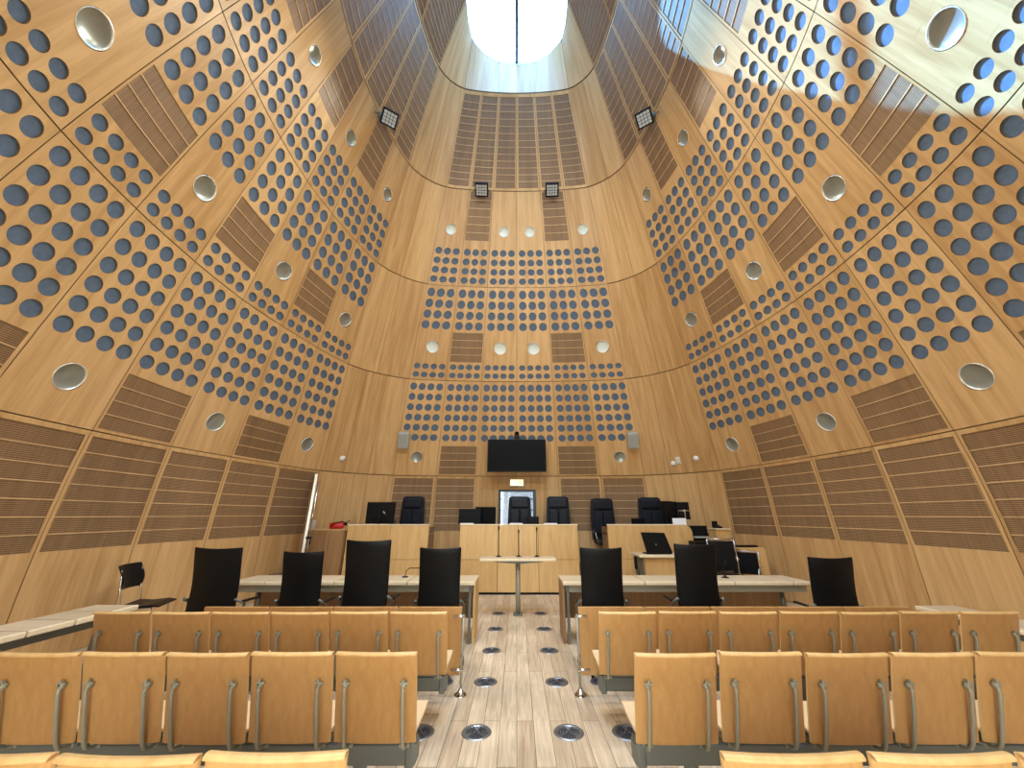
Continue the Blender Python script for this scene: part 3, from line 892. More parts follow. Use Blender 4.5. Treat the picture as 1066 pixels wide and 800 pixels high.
# ---------------------------------------------------------------- public seats
SH = 0.825
def make_public_seat():
    e = empty('public_seat')          # origin on the floor under the middle of the backrest; the back faces -Y
    W = 0.482
    # backrest: moulded plywood, slight recline (top leans back to -Y), rolled top edge
    bm = bmesh.new(); NX, NZ = 10, 12
    def bp(u, v, d):
        x = (u - 0.5) * W; z = 0.340 + (SH - 0.340) * v
        y = 0.118 - 0.135 * v + 0.018 * (1 - (2 * u - 1) ** 2) * -1 + 0.006 * math.sin(v * PI)
        if v > 0.96: y += (v - 0.96) / 0.04 * 0.012
        return Vector((x, y + d, z))
    F = [[bm.verts.new(bp(i / NX, j / NZ, 0)) for j in range(NZ + 1)] for i in range(NX + 1)]
    B = [[bm.verts.new(bp(i / NX, j / NZ, 0.016)) for j in range(NZ + 1)] for i in range(NX + 1)]
    for i in range(NX):
        for j in range(NZ):
            f = bm.faces.new((F[i][j], F[i + 1][j], F[i + 1][j + 1], F[i][j + 1])); f.smooth = True
            f = bm.faces.new((B[i][j + 1], B[i + 1][j + 1], B[i + 1][j], B[i][j])); f.smooth = True
    for i in range(NX):
        f = bm.faces.new((F[i][0], B[i][0], B[i + 1][0], F[i + 1][0])); f = bm.faces.new((F[i + 1][NZ], B[i + 1][NZ], B[i][NZ], F[i][NZ])); f.material_index = 1
    for j in range(NZ):
        f = bm.faces.new((F[0][j + 1], B[0][j + 1], B[0][j], F[0][j])); f.material_index = 1
        f = bm.faces.new((F[NX][j], B[NX][j], B[NX][j + 1], F[NX][j + 1])); f.material_index = 1
    lipc = [(0.017, -0.004), (0.006, 0.002), (-0.010, 0.002), (-0.019, -0.004), (-0.022, -0.012), (-0.018, -0.017), (-0.010, -0.013), (0.0, -0.014)]
    LR = []
    for i in range(NX + 1):
        q = bp(i / NX, 1.0, 0); LR.append([bm.verts.new((q.x, q.y + a, q.z + b)) for a, b in lipc])
    for i in range(NX):
        for k in range(len(lipc)):
            k2 = (k + 1) % len(lipc)
            f = bm.faces.new((LR[i][k], LR[i + 1][k], LR[i + 1][k2], LR[i][k2])); f.material_index = 1; f.smooth = True
    bm.faces.new(LR[0][::-1]); bm.faces.new(LR[-1])
    bmesh.ops.recalc_face_normals(bm, faces=bm.faces)
    me = bpy.data.meshes.new('backrest'); bm.to_mesh(me); bm.free()
    o = link('backrest', me, [M['seat'], M['bench']], e)
    b = o.modifiers.new('bevel', 'BEVEL'); b.width = 0.003; b.segments = 2; b.limit_method = 'ANGLE'
    # seat board
    mb = MB()
    prof_ = [(0.125, 0.405), (0.18, 0.405), (0.30, 0.412), (0.40, 0.430), (0.43, 0.425), (0.43, 0.408), (0.40, 0.412), (0.30, 0.394), (0.18, 0.387), (0.125, 0.387)]
    mb.prism(prof_, 'x', -W / 2, W / 2); mb.build('seat_board', M['seatpan'], e, bevel=0.003)
    # two cranked support arms with fittings
    for s in (-1, 1):
        x = s * W * 0.355
        mb = MB()
        yb = lambda z: 0.118 - 0.135 * (z - 0.34) / (SH - 0.34) - 0.012
        pts = [(x, yb(0.655) + 0.004, 0.655), (x, yb(0.648) - 0.016, 0.648), (x, yb(0.62) - 0.024, 0.62), (x, yb(0.50) - 0.022, 0.50), (x, yb(0.38) - 0.018, 0.385),
               (x, yb(0.34) - 0.014, 0.345), (x, yb(0.34) + 0.004, 0.318), (x, yb(0.34) + 0.035, 0.305), (x, yb(0.34) + 0.075, 0.300), (x, yb(0.34) + 0.12, 0.300)]
        mb.tube(pts, 0.0105, 8)
        a = mb.build('support_arm', M['steel_l'], e)
        mb = MB(); mb.lathe([(0, 0), (0.018, 0), (0.018, 0.012), (0.012, 0.03), (0, 0.03)], (x, yb(0.655) + 0.006, 0.655), R=Matrix.Rotation(PI / 2, 3, 'X'), n=12)
        f_ = yb(0.655) - 0.014
        mb.box((x, f_, 0.672), (0.012, 0.02, 0.03)); mb.box((x + 0.016, f_, 0.668), (0.022, 0.012, 0.010)); mb.box((x - 0.010, f_, 0.668), (0.022, 0.012, 0.010))
        mb.build('fitting', M['steel_l'], a)
    mb = MB(); mb.box((0, 0.26, 0.345), (0.34, 0.18, 0.08)); mb.build('seat_bracket', M['steel'], e, bevel=0.004)
    return e

seat0 = make_public_seat(); first = True
side_word = {-1: 'left', 1: 'right'}
nword = ['nearest the aisle', 'second from the aisle', 'third from the aisle', 'fourth from the aisle', 'fifth from the aisle', 'sixth from the aisle', 'seventh from the aisle']
SROWS = [('front row', 3.60, 6, 7, -0.587, 0.690, 'farthest'), ('middle row', 2.62, 6, 5, -0.594, 0.699, 'middle'), ('back row', 1.63, 3, 3, -0.587, 0.704, 'nearest')]
for rn, Y, nl, nr, xl, xr, wd in SROWS:
    for side, n, x0, pitch in ((-1, nl, xl, 0.501), (1, nr, xr, 0.511)):
        for k in range(n):
            s = seat0 if first else copy_tree(seat0); first = False
            x = x0 + side * (pitch * k + 0.241)
            s.location = (x, Y + random.uniform(-0.004, 0.004), random.uniform(-0.003, 0.003)); s.rotation_euler = (0, 0, random.uniform(-0.01, 0.01))
            tag(s, 'plywood seat %s in the %s row, %s block' % (nword[k], wd, side_word[side]), 'seat', 'plywood public seats, %s row %s of the aisle' % (wd, side_word[side]))
        # beam carrying the row
        L = pitch * n
        xc = x0 + side * L / 2
        e = empty('seat_beam', (xc, Y + 0.245, 0))
        mb = MB(); mb.box((0, 0, 0.245), (L - 0.02, 0.10, 0.10)); mb.build('beam', M['steel'], e, bevel=0.008)
        for s in (-1, 1):
            mb = MB(); mb.box((s * (L / 2 - 0.045), 0, 0.245), (0.05, 0.125, 0.13)); mb.build('end_cap', M['steel'], e, bevel=0.01)
        nleg = 2 if n < 4 else 3
        for q in range(nleg):
            lx = -L / 2 + 0.35 + (L - 0.7) * q / (nleg - 1)
            mb = MB(); mb.box((lx, 0, 0.10), (0.06, 0.09, 0.20)); mb.box((lx, 0, 0.0125), (0.10, 0.34, 0.025)); mb.build('leg', M['steel'], e, bevel=0.005)
        for q in range(n):
            lx = -L / 2 + pitch * (q + 0.5)
            for s in (-1, 1):
                mb = MB(); mb.box((lx + s * 0.17, 0.0, 0.300), (0.06, 0.13, 0.02)); mb.build('clamp_plate', M['steel_l'], e)
        tag(e, 'grey steel beam carrying the %s row of seats %s of the aisle' % (wd, side_word[side]), 'seat frame', 'seat beams')

# ---------------------------------------------------------------- low barrier boards in front of the public seats
def barrier(xs, side):
    e = empty('barrier', (xs[0], 4.29, 0))
    for a, b in zip(xs, xs[1:]):
        mb = MB(); w = abs(b - a) - 0.012
        mb.box(((a + b) / 2 - xs[0], 0, 0.432), (w, 0.025, 0.575))
        mb.build('board', M['seat'], e, bevel=0.004)
    # post at the aisle end with two brackets and a three-toed foot
    px = xs[0] - xs[0] - side * 0.015
    mb = MB(); mb.tube([(px, -0.045, 0.015), (px, -0.045, 0.66)], 0.010, 10); mb.build('post', M['steel_l'], e)
    for z in (0.645, 0.20):
        mb = MB(); mb.tube([(px - side * 0.02, -0.045, z), (px + side * 0.10, -0.045, z)], 0.013, 10); mb.tube([(px + side * 0.08, -0.045, z), (px + side * 0.08, 0.0, z)], 0.010, 8); mb.build('bracket', M['chrome'], e)
    mb = MB(); mb.lathe([(0.06, 0), (0.06, 0.012), (0.03, 0.03), (0.014, 0.06), (0, 0.06)], (px, -0.045, 0), n=16); mb.build('foot', M['chrome'], e)
    for q in range(1, len(xs), 2):
        x = (xs[q] - xs[0])
        mb = MB(); mb.tube([(x, 0.03, 0.0), (x, 0.03, 0.70)], 0.012, 8); mb.box((x, 0.03, 0.008), (0.09, 0.09, 0.016)); mb.build('post', M['steel_l'], e)
    tag(e, 'low wooden barrier of boards in front of the public seats, %s of the aisle' % side_word[side], 'barrier', 'low barriers in front of the public seats')
barrier([0.615 + 0.672 * k for k in range(6)], 1)
barrier([-0.545 - 0.655 * k for k in range(5)], -1)

# ---------------------------------------------------------------- lawyers' tables
def long_table(x0, x1, Y, name_label, seams, side):
    e = empty('long_table', ((x0 + x1) / 2, Y, 0)); c = (x0 + x1) / 2
    xs = [x0] + seams + [x1]
    for a, b in zip(xs, xs[1:]):
        mb = MB(); mb.box(((a + b) / 2 - c, 0.27, 0.722), (b - a - 0.014, 0.56, 0.030)); o = mb.build('table_top', M['top'], e)
        mb = MB(); mb.box(((a + b) / 2 - c, -0.018, 0.716), (b - a - 0.014, 0.022, 0.046)); mb.build('lipping', M['edge'], o, bevel=0.008)
    mb = MB(); mb.box((0, 0.30, 0.655), (x1 - x0 - 0.08, 0.30, 0.085)); mb.box((0, 0.04, 0.648), (x1 - x0 - 0.1, 0.04, 0.09)); mb.build('frame', M['steel_l'], e, bevel=0.005)
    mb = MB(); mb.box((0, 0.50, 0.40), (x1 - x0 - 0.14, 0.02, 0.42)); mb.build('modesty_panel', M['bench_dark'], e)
    # steel legs, solid wood panel at the aisle end
    n = 3
    for k in range(n):
        x = x0 + 0.35 + (x1 - x0 - 0.7) * k / (n - 1)
        mb = MB(); mb.tube([(x - c, 0.12, 0.0), (x - c, 0.12, 0.62)], 0.024, 12); mb.box((x - c, 0.22, 0.012), (0.07, 0.42, 0.024)); mb.build('leg', M['steel'], e)
    xa = x1 if side < 0 else x0
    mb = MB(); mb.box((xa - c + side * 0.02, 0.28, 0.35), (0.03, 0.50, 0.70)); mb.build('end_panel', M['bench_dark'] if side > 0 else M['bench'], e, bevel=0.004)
    mb = MB(); mb.box((xa - c + side * 0.075, 0.03, 0.34), (0.035, 0.035, 0.68)); mb.build('end_post', M['steel'], e)
    tag(e, name_label, 'table', "long tables facing the judges")
    return e
long_table(-3.92, -0.56, 5.68, 'long pale topped table left of the aisle facing the judges', [-3.45, -2.5, -1.5], -1)
long_table(0.62, 4.02, 5.68, 'long pale topped table right of the aisle facing the judges', [1.75, 2.98, 3.78], 1)
# side tables near the walls
def side_table(x, ys, side, label, zs=1.0):
    e = empty('side_table', (x, ys[0], 0)); y0 = ys[0]; e.scale = (1, 1, zs)
    for a, b in zip(ys, ys[1:]):
        mb = MB(); mb.box((side * 0.20, (a + b) / 2 - y0, 0.722), (0.42, b - a - 0.014, 0.03)); o = mb.build('table_top', M['top'], e)
        mb = MB(); mb.box((-side * 0.018, (a + b) / 2 - y0, 0.716), (0.022, b - a - 0.014, 0.046)); mb.build('lipping', M['edge'], o, bevel=0.008)
    L = ys[-1] - y0
    mb = MB(); mb.box((side * 0.10, L / 2, 0.655), (0.06, L - 0.08, 0.085)); mb.build('frame', M['steel'], e, bevel=0.005)
    for k in range(3):
        y = 0.12 + (L - 0.3) * k / 2
        mb = MB(); mb.tube([(side * 0.12, y, 0.02), (side * 0.12, y, 0.63)], 0.045, 14); mb.box((side * 0.14, y, 0.012), (0.34, 0.09, 0.024)); mb.build('leg', M['steel'], e)
    tag(e, label, 'table', 'side tables along the walls')
side_table(-3.86, [1.6, 2.7, 3.38, 3.72, 4.02, 4.29], -1, 'narrow pale topped table along the left wall')
side_table(4.37, [2.0, 2.9, 3.8, 4.62], 1, 'narrow pale topped table along the right wall', 0.9)

# ---------------------------------------------------------------- swivel chairs
def curved_back(W0, W1, z0, z1, th, depth, lean, mat, name, parent, NX=10, NZ=14, pinch=0.0, top_dip=0.0):
    bm = bmesh.new()
    def bp(u, v, d):
        w = W0 + (W1 - W0) * v - pinch * math.sin(PI * v)
        x = (u - 0.5) * w; z = z0 + (z1 - z0) * v - top_dip * v * (1 - (2 * u - 1) ** 2)
        y = -depth * (1 - (2 * u - 1) ** 2) - lean * v + 0.03 * math.sin(PI * 1.3 * v)
        return Vector((x, y + d, z))
    F = [[bm.verts.new(bp(i / NX, j / NZ, 0)) for j in range(NZ + 1)] for i in range(NX + 1)]
    B = [[bm.verts.new(bp(i / NX, j / NZ, th)) for j in range(NZ + 1)] for i in range(NX + 1)]
    for i in range(NX):
        for j in range(NZ):
            for q in ((F[i][j], F[i + 1][j], F[i + 1][j + 1], F[i][j + 1]), (B[i][j + 1], B[i + 1][j + 1], B[i + 1][j], B[i][j])):
                f = bm.faces.new(q); f.smooth = True
    for i in range(NX):
        bm.faces.new((F[i][0], B[i][0], B[i + 1][0], F[i + 1][0])); bm.faces.new((F[i + 1][NZ], B[i + 1][NZ], B[i][NZ], F[i][NZ]))
    for j in range(NZ):
        bm.faces.new((F[0][j + 1], B[0][j + 1], B[0][j], F[0][j])); bm.faces.new((F[NX][j], B[NX][j], B[NX][j + 1], F[NX][j + 1]))
    bmesh.ops.recalc_face_normals(bm, faces=bm.faces)
    me = bpy.data.meshes.new(name); bm.to_mesh(me); bm.free()
    o = link(name, me, mat, parent)
    b = o.modifiers.new('bevel', 'BEVEL'); b.width = min(0.012, th * 0.4); b.segments = 3; b.limit_method = 'ANGLE'; b.angle_limit = math.radians(50)
    return o

def swivel_base(e, z_seat, mat_base, r=0.30):
    mb = MB(); mb.tube([(0, 0.2, 0.10), (0, 0.2, z_seat - 0.05)], 0.028, 12); mb.build('post', M['chrome'], e)
    for k in range(5):
        a = 2 * PI * k / 5 + 0.3
        x, y = r * math.cos(a), 0.2 + r * math.sin(a)
        mb = MB(); mb.tube([(0, 0.2, 0.13), (x * 0.6, 0.2 + (y - 0.2) * 0.6, 0.115), (x, y, 0.085)], [0.022, 0.019, 0.014], 8); l = mb.build('base_leg', mat_base, e)
        mb = MB(); mb.lathe([(0, -0.014), (0.024, -0.014), (0.03, -0.008), (0.03, 0.008), (0.024, 0.014), (0, 0.014)], (x, y - 0.012, 0.03), R=Matrix.Rotation(PI / 2, 3, 'Y') , n=14)
        mb.box((x, y, 0.065), (0.02, 0.02, 0.05)); mb.build('caster', M['black'], l)

def make_task_chair():
    """high-backed leather chair, its back towards -Y; origin on the floor under the back"""
    e = empty('high_back_chair')
    o = curved_back(0.50, 0.505, 0.44, 1.24, 0.030, 0.040, 0.05, M['leather'], 'backrest', e, pinch=0.012, top_dip=0.014)
    # crease panel on the back, an inverted triangle as in tailored covers
    mb = MB(); 
    for s in (-1, 1):
        mb.tube([(s * 0.235, -0.058, 1.222), (s * 0.12, -0.078, 1.13), (0, -0.073, 1.03)], 0.0025, 6)
    mb.build('seam', M['leather2'], o)
    mb = MB(); mb.box((0, 0.24, 0.47), (0.50, 0.48, 0.075), bev=0.025); mb.build('seat', M['leather'], e)
    for s in (-1, 1):
        mb = MB()
        mb.tube([(s * 0.22, 0.10, 0.45), (s * 0.285, 0.10, 0.46), (s * 0.295, 0.09, 0.64), (s * 0.29, 0.02, 0.67), (s * 0.26, -0.02, 0.70)], 0.013, 8)
        a = mb.build('armrest', M['steel'], e)
        mb = MB(); mb.box((s * 0.292, 0.18, 0.665), (0.045, 0.26, 0.022), bev=0.008); mb.build('arm_pad', M['leather'], a)
    swivel_base(e, 0.46, M['black'])
    return e

def make_judge_chair():
    """padded executive chair facing -Y with a headrest cushion; origin on the dais under the back"""
    e = empty('judges_chair')
    mb = MB()
    poly = []
    W = 0.31
    # outline of the padded back, rounded top corners
    for (x, z) in ((-W, 0.55), (-W - 0.01, 0.9), (-W + 0.015, 1.40), (-W + 0.03, 1.46), (-W + 0.09, 1.49), (W - 0.09, 1.49), (W - 0.03, 1.46), (W - 0.015, 1.40), (W + 0.01, 0.9), (W, 0.55)): poly.append((x, z))
    mb.prism(poly, 'y', 0.0, 0.12); o = mb.build('backrest', M['leather2'], e, bevel=0.03)
    mb = MB(); mb.box((0, -0.03, 1.33), (0.50, 0.09, 0.22), bev=0.035); mb.build('headrest', M['leather2'], o)
    for s in (-1, 1):
        mb = MB(); mb.box((s * 0.128, -0.018, 0.92), (0.24, 0.07, 0.54), bev=0.025); mb.build('back_cushion', M['leather2'], o)
    mb = MB(); mb.box((0, -0.24, 0.50), (0.58, 0.54, 0.13), bev=0.04); mb.build('seat', M['leather2'], e)
    for s in (-1, 1):
        mb = MB(); mb.tube([(s * 0.27, -0.02, 0.50), (s * 0.335, -0.05, 0.55), (s * 0.345, -0.15, 0.72), (s * 0.345, -0.40, 0.74), (s * 0.33, -0.45, 0.60), (s * 0.27, -0.42, 0.48)], 0.015, 8); a = mb.build('armrest', M['chrome'], e)
        mb = MB(); mb.box((s * 0.345, -0.28, 0.755), (0.06, 0.30, 0.03), bev=0.01); mb.build('arm_pad', M['leather2'], a)
    mb = MB(); mb.tube([(0, -0.22, 0.10), (0, -0.22, 0.46)], 0.03, 12); mb.build('post', M['chrome'], e)
    for k in range(5):
        a = 2 * PI * k / 5 + 0.3; x, y = 0.29 * math.cos(a), -0.22 + 0.29 * math.sin(a)
        mb = MB(); mb.tube([(0, -0.22, 0.13), (x, y, 0.08)], [0.024, 0.014], 8); l = mb.build('base_leg', M['black'], e)
        mb = MB(); mb.lathe([(0, -0.014), (0.03, -0.01), (0.03, 0.01), (0, 0.014)], (x, y, 0.03), R=Matrix.Rotation(PI / 2, 3, 'Y'), n=14); mb.box((x, y, 0.06), (0.02, 0.02, 0.05)); mb.build('caster', M['black'], l)
    return e

tc0 = make_task_chair(); first = True
# (px of back centre, Y, height scale, rotation, width scale)
TCH = [(228, 4.80, 570, -0.10, 1.20, 'black high backed chair at the left end of the left long table'),
       (316, 4.85, 574, 0.03, 0.93, 'black high backed chair at the left long table, second from the left, lowest'),
       (384, 4.62, 562, 0.02, 1.00, 'black high backed chair at the left long table, third from the left, tallest'),
       (458.5, 4.68, 570, 0.03, 0.94, 'black high backed chair nearest the aisle at the left long table'),
       (625.5, 4.68, 570, -0.03, 0.95, 'black high backed chair nearest the aisle at the right long table'),
       (723, 4.66, 566, 0.02, 0.95, 'black high backed chair in the middle of the right long table'),
       (864.5, 4.75, 580, -0.05, 0.98, 'black high backed chair at the far right of the right long table')]
for px, Y, pt, rz, ws, lab in TCH:
    c = tc0 if first else copy_tree(tc0); first = False
    q = atY(px, pt, Y - 0.07)
    c.location = (q.x, Y, 0); c.rotation_euler = (0, 0, rz); c.scale = (ws, 1.0, q.z / 1.24)
    tag(c, lab, 'chair', 'black high backed chairs at the long tables')
jc0 = make_judge_chair(); first = True
JCH = [(430.5, 10.12, 517, 0.0, 'dark padded chair behind the left bench'),
       (541, 10.12, 517, 0.0, 'dark padded chair in front of the glass door, behind the middle bench'),
       (580.5, 10.12, 517, 0.0, 'dark padded chair behind the right part of the middle bench'),
       (626.5, 10.12, 519, 0.05, 'dark padded chair in the gap between middle and right bench'),
       (676, 10.12, 518, -0.05, 'dark padded chair behind the right bench, partly hidden by a monitor')]
for px, Y, pt, rz, lab in JCH:
    c = jc0 if first else copy_tree(jc0); first = False
    q = atY(px, pt, Y)
    c.location = (q.x, Y, DAIS); c.rotation_euler = (0, 0, rz); c.scale = (0.96, 1, (q.z - DAIS) / 1.49)
    tag(c, lab, 'chair', "judges' padded chairs")

# ---------------------------------------------------------------- benches
def judge_bench(x0, x1, label, up_seams, low_seams, curve=False, top=1.375, mid=0.675):
    Y = 8.88; c = (x0 + x1) / 2
    e = empty('judges_bench', (c, Y, 0))
    def run(z0, z1, seams, nm):
        xs = [x0] + seams + [x1]
        for a, b in zip(xs, xs[1:]):
            mb = MB()
            if curve and b == x1 and z1 > 1:
                pl = [(a - c + 0.003, z0 + 0.003), (b - c, z0 + 0.003)]
                for k in range(7):
                    an = PI / 2 * k / 6; pl.append((b - c - 0.13 + 0.13 * math.cos(an) - 0.0, z1 - 0.16 + 0.16 * math.sin(an)))
                pl.append((a - c + 0.003, z1)); mb.prism(pl, 'y', 0.0, 0.03)
            else: mb.box(((a + b) / 2 - c, 0.015, (z0 + z1) / 2), (b - a - 0.008, 0.03, z1 - z0 - 0.008))
            mb.build(nm, M['bench'], e, bevel=0.002)
    run(mid, top, up_seams, 'upper_panel'); run(0.04, mid, low_seams, 'lower_panel')
    mb = MB(); mb.box((0, 0.035, 0.68), (x1 - x0 - 0.02, 0.012, 1.30)); mb.build('carcass', M['gap'], e)
    xe = x1 - (0.13 if curve else 0)
    mb = MB(); mb.box(((x0 + xe) / 2 - c, 0.03, top + 0.012), (xe - x0 + 0.01, 0.075, 0.024)); mb.build('top_cap', M['edge'], e, bevel=0.006)
    mb = MB(); mb.box(((x0 + xe) / 2 - c, 0.33, 1.19), (xe - x0, 0.58, 0.03)); mb.build('desktop', M['top'], e)
    for x in (x0, xe):
        s = 1 if x == x0 else -1
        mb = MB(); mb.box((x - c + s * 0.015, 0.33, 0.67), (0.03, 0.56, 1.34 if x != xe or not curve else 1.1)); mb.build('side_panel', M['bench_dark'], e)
    mb = MB(); mb.box((0, 0.02, 0.02), (x1 - x0 - 0.02, 0.04, 0.04)); mb.build('plinth', M['black'], e)
    tag(e, label, 'bench', "judges' benches")
judge_bench(-1.27, 1.36, 'wide middle wooden bench below the television', [-0.42, 0.035, 0.475], [-0.42, 0.475])
judge_bench(-3.79, -1.97, 'left wooden bench with a monitor and a microphone on it', [-2.83], [])
judge_bench(2.03, 3.92, 'right wooden bench with rounded end and several monitors on it', [], [], curve=True)

# low wood cabinet at the far left
pa = atY(323, 552, 8.75); pb = atY(361, 552, 8.75)
e = empty('side_cabinet', ((pa.x + pb.x) / 2 - 0.07, 8.80, 0))
w = pb.x - pa.x
for s, nm in ((-1, 'door'), (1, 'door')):
    mb = MB(); mb.box((s * w / 4, 0, pa.z / 2), (w / 2 - 0.008, 0.03, pa.z - 0.02)); mb.build(nm, M['bench_dark'], e)
mb = MB(); mb.box((0, 0.22, pa.z / 2 - 0.01), (w - 0.02, 0.38, pa.z - 0.03)); mb.build('body', M['bench_dark'], e)
mb = MB(); mb.box((0, 0.20, pa.z), (w + 0.01, 0.44, 0.02)); mb.build('top_board', M['bench'], e)
tag(e, 'dark wood cabinet left of the left bench under the fire extinguisher', 'cabinet')
# fire extinguisher lying on it
q = atY(349, 552, 8.9)
e = empty('fire_extinguisher', (q.x, 8.95, pa.z + 0.012), 0.3)
mb = MB(); Ry = Matrix.Rotation(PI / 2, 3, 'Y')
mb.lathe([(0, -0.15), (0.05, -0.15), (0.07, -0.13), (0.07, 0.10), (0.05, 0.14), (0.025, 0.16), (0, 0.16)], (0, 0, 0.072), R=Ry); mb.build('cylinder', M['red'], e)
mb = MB(); mb.box((0.18, 0, 0.10), (0.06, 0.03, 0.06)); mb.box((0.20, 0, 0.15), (0.14, 0.02, 0.015), R=Matrix.Rotation(-0.4, 3, 'Y')); mb.build('valve_handle', M['black'], e)
mb = MB(); mb.tube([(0.2, 0, 0.10), (0.12, -0.08, 0.16), (-0.05, -0.09, 0.13), (-0.12, -0.08, 0.05)], 0.012, 8); mb.build('hose', M['black'], e)
tag(e, 'red fire extinguisher beside the left bench', 'fire extinguisher')

# ---------------------------------------------------------------- open door at the left
q0 = atY(318, 560, 8.25)
d2 = struct(empty('door_2', (q0.x - 0.03, 8.30, 0.0), math.radians(90 + 30)), 'open door leaf standing out from the left wall, seen almost edge on')
zt = atY(324, 494, 8.3).z
mb = MB(); mb.box((0.40, 0, zt / 2), (0.85, 0.045, zt - 0.02)); mb.build('door_leaf', M['bench_dark'], d2, bevel=0.003)
mb = MB()
for x in (-0.03, 0.835): mb.box((x, 0, zt / 2), (0.012, 0.05, zt))
mb.box((0.40, 0, zt), (0.88, 0.05, 0.012)); mb.build('metal_edge', M['ring'], d2)
for s in (-1,):
    mb = MB(); mb.tube([(0.06, s * 0.07, 0.9), (0.06, s * 0.07, zt - 0.15)], 0.016, 10)
    for z in (0.95, zt - 0.2): mb.tube([(0.06, 0, z), (0.06, s * 0.07, z)], 0.01, 8)
    mb.build('pull_bar', M['chrome'], d2)
mb = MB(); mb.box((-0.02, -0.06, 1.15), (0.05, 0.10, 0.05)); mb.tube([(-0.02, -0.09, 1.15), (-0.02, -0.10, 1.02)], 0.012, 8); mb.build('door_handle', M['black'], d2)

# ---------------------------------------------------------------- witness stand table in the aisle
e = empty('lectern_table', (0.02, 7.22, 0))
mb = MB(); mb.box((0, 0, 0.872), (1.32, 0.42, 0.025)); mb.build('table_top', M['top'], e, bevel=0.005)
mb = MB(); mb.box((0, -0.214, 0.866), (1.32, 0.018, 0.040)); mb.build('lipping', M['edge'], e, bevel=0.005)
mb = MB(); mb.prism([(-0.46, 0.845), (0.50, 0.845), (0.42, 0.815), (0.10, 0.79), (-0.06, 0.79), (-0.40, 0.815)], 'y', -0.05, 0.05); mb.build('support_plate', M['steel'], e, bevel=0.004)
mb = MB(); mb.tube([(0, 0, 0.012), (0, 0, 0.80)], 0.042, 18); mb.build('pedestal', M['steel_l'], e)
mb = MB(); mb.box((0, 0, 0.008), (0.16, 0.22, 0.016)); mb.build('base_plate', M['steel'], e, bevel=0.004)
tag(e, 'small pale topped table on one grey post in the middle of the aisle', 'table')

def mic(loc, h, label, bend=0.0, grp=None, rz=0, head=M['black']):
    e = empty('gooseneck_microphone', loc, rz)
    mb = MB(); mb.lathe([(0, 0), (0.05, 0), (0.05, 0.008), (0.02, 0.016), (0.012, 0.03), (0, 0.03)], n=16); mb.build('base', M['black'], e)
    mb = MB(); pts = [(0, 0, 0.02), (0, 0, h * 0.5), (0, -bend * 0.25, h * 0.8), (0, -bend, h)]; mb.tube(pts, 0.007, 8); mb.build('gooseneck', M['black'], e)
    d = Vector((0, -bend * 0.75 - 0.0001, h * 0.2)).normalized()
    R = d.to_track_quat('Z', 'Y').to_matrix()
    mb = MB(); mb.lathe([(0, -0.01), (0.011, -0.01), (0.014, 0.03), (0.012, 0.06), (0, 0.068)], (0, -bend, h), R=R, n=12); mb.build('microphone_head', head, e)
    tag(e, label, 'microphone', grp)
for px, w, hh_ in ((519, 'left', 0.46), (540, 'middle', 0.40), (559, 'right', 0.44)):
    q = atY(px, 578, 7.32)
    mic((q.x, 7.34, 0.885), hh_, 'thin black microphone on the aisle table, %s of three' % w, 0.05, 'microphones on the aisle table')

# ---------------------------------------------------------------- screens, microphones and odds and ends on the benches
def monitor(px0, px1, pyt, pyb, Y, zbase, label, tilt=0.0, back=False, rz=0.0, grp=None, stand='foot', logo=False):
    a = atY(px0, pyt, Y); b = atY(px1, pyb, Y)
    w = b.x - a.x; h = a.z - b.z; cx = (a.x + b.x) / 2
    zc = (a.z + b.z) / 2 - zbase
    e = empty('monitor', (cx, Y, zbase), rz)
    Rx = Matrix.Rotation(tilt, 3, 'X')
    mb = MB(); mb.box((0, 0, zc), (w, 0.028, h), R=None if not tilt else None, bev=0.005)
    if back: mb.box((0, -0.025, zc), (w * 0.55, 0.04, h * 0.55), bev=0.01)
    c = mb.build('casing', M['black'], e)
    mb = MB(); mb.box((0, (0.0155 if back else -0.0155), zc + 0.004), (w * 0.95, 0.003, h * 0.90)); mb.build('screen', M['screen'], e)
    if stand == 'foot':
        mb = MB(); mb.box((0, 0.05 if not back else -0.055, zc / 2), (0.05, 0.03, zc)); mb.lathe([(0, 0), (0.11, 0), (0.11, 0.01), (0, 0.014)], (0, 0.05 if not back else -0.055, 0), n=20)
        mb.build('stand', M['black'], e)
    elif stand == 'silver':
        mb = MB(); mb.box((0, -0.055, zc / 2 + 0.03), (0.025, 0.02, zc)); mb.box((0, -0.05, zc), (w * 1.0, 0.015, 0.02)); mb.lathe([(0, 0), (0.11, 0), (0.11, 0.01), (0, 0.014)], (0, -0.055, 0), n=20)
        mb.build('stand', M['chrome'], e)
    tag(e, label, 'monitor', grp)
    return e
DT = 1.206
monitor(383, 410, 523, 545.5, 9.3, DT, 'black monitor seen from behind on the left bench', back=True)
monitor(478, 500, 530, 546, 9.15, DT, 'low black monitor at the left end of the middle bench', rz=0.1, grp='monitors on the middle bench')
monitor(495, 516, 528, 546, 9.36, DT, 'black monitor left of the glass door on the middle bench', rz=-0.1, grp='monitors on the middle bench')
monitor(548, 561, 538, 547, 9.2, DT, 'small dark monitor in front of the middle judges chair', grp='monitors on the middle bench')
monitor(686.5, 703, 522, 546, 9.2, DT, 'black monitor seen from behind in front of the chair on the right bench', back=True, rz=0.25, grp='monitors on the right bench')
monitor(692, 706.5, 522.5, 541, 9.45, DT, 'black monitor with silver arm in the middle of the right bench', back=True, stand='silver', grp='monitors on the right bench')
monitor(704, 719, 523, 541, 9.22, DT, 'black monitor with silver stand at the outer end of the right bench', back=True, stand='silver', grp='monitors on the right bench')
monitor(657, 672, 540, 547, 9.1, DT, 'small low dark screen near the inner end of the right bench', grp='monitors on the right bench')
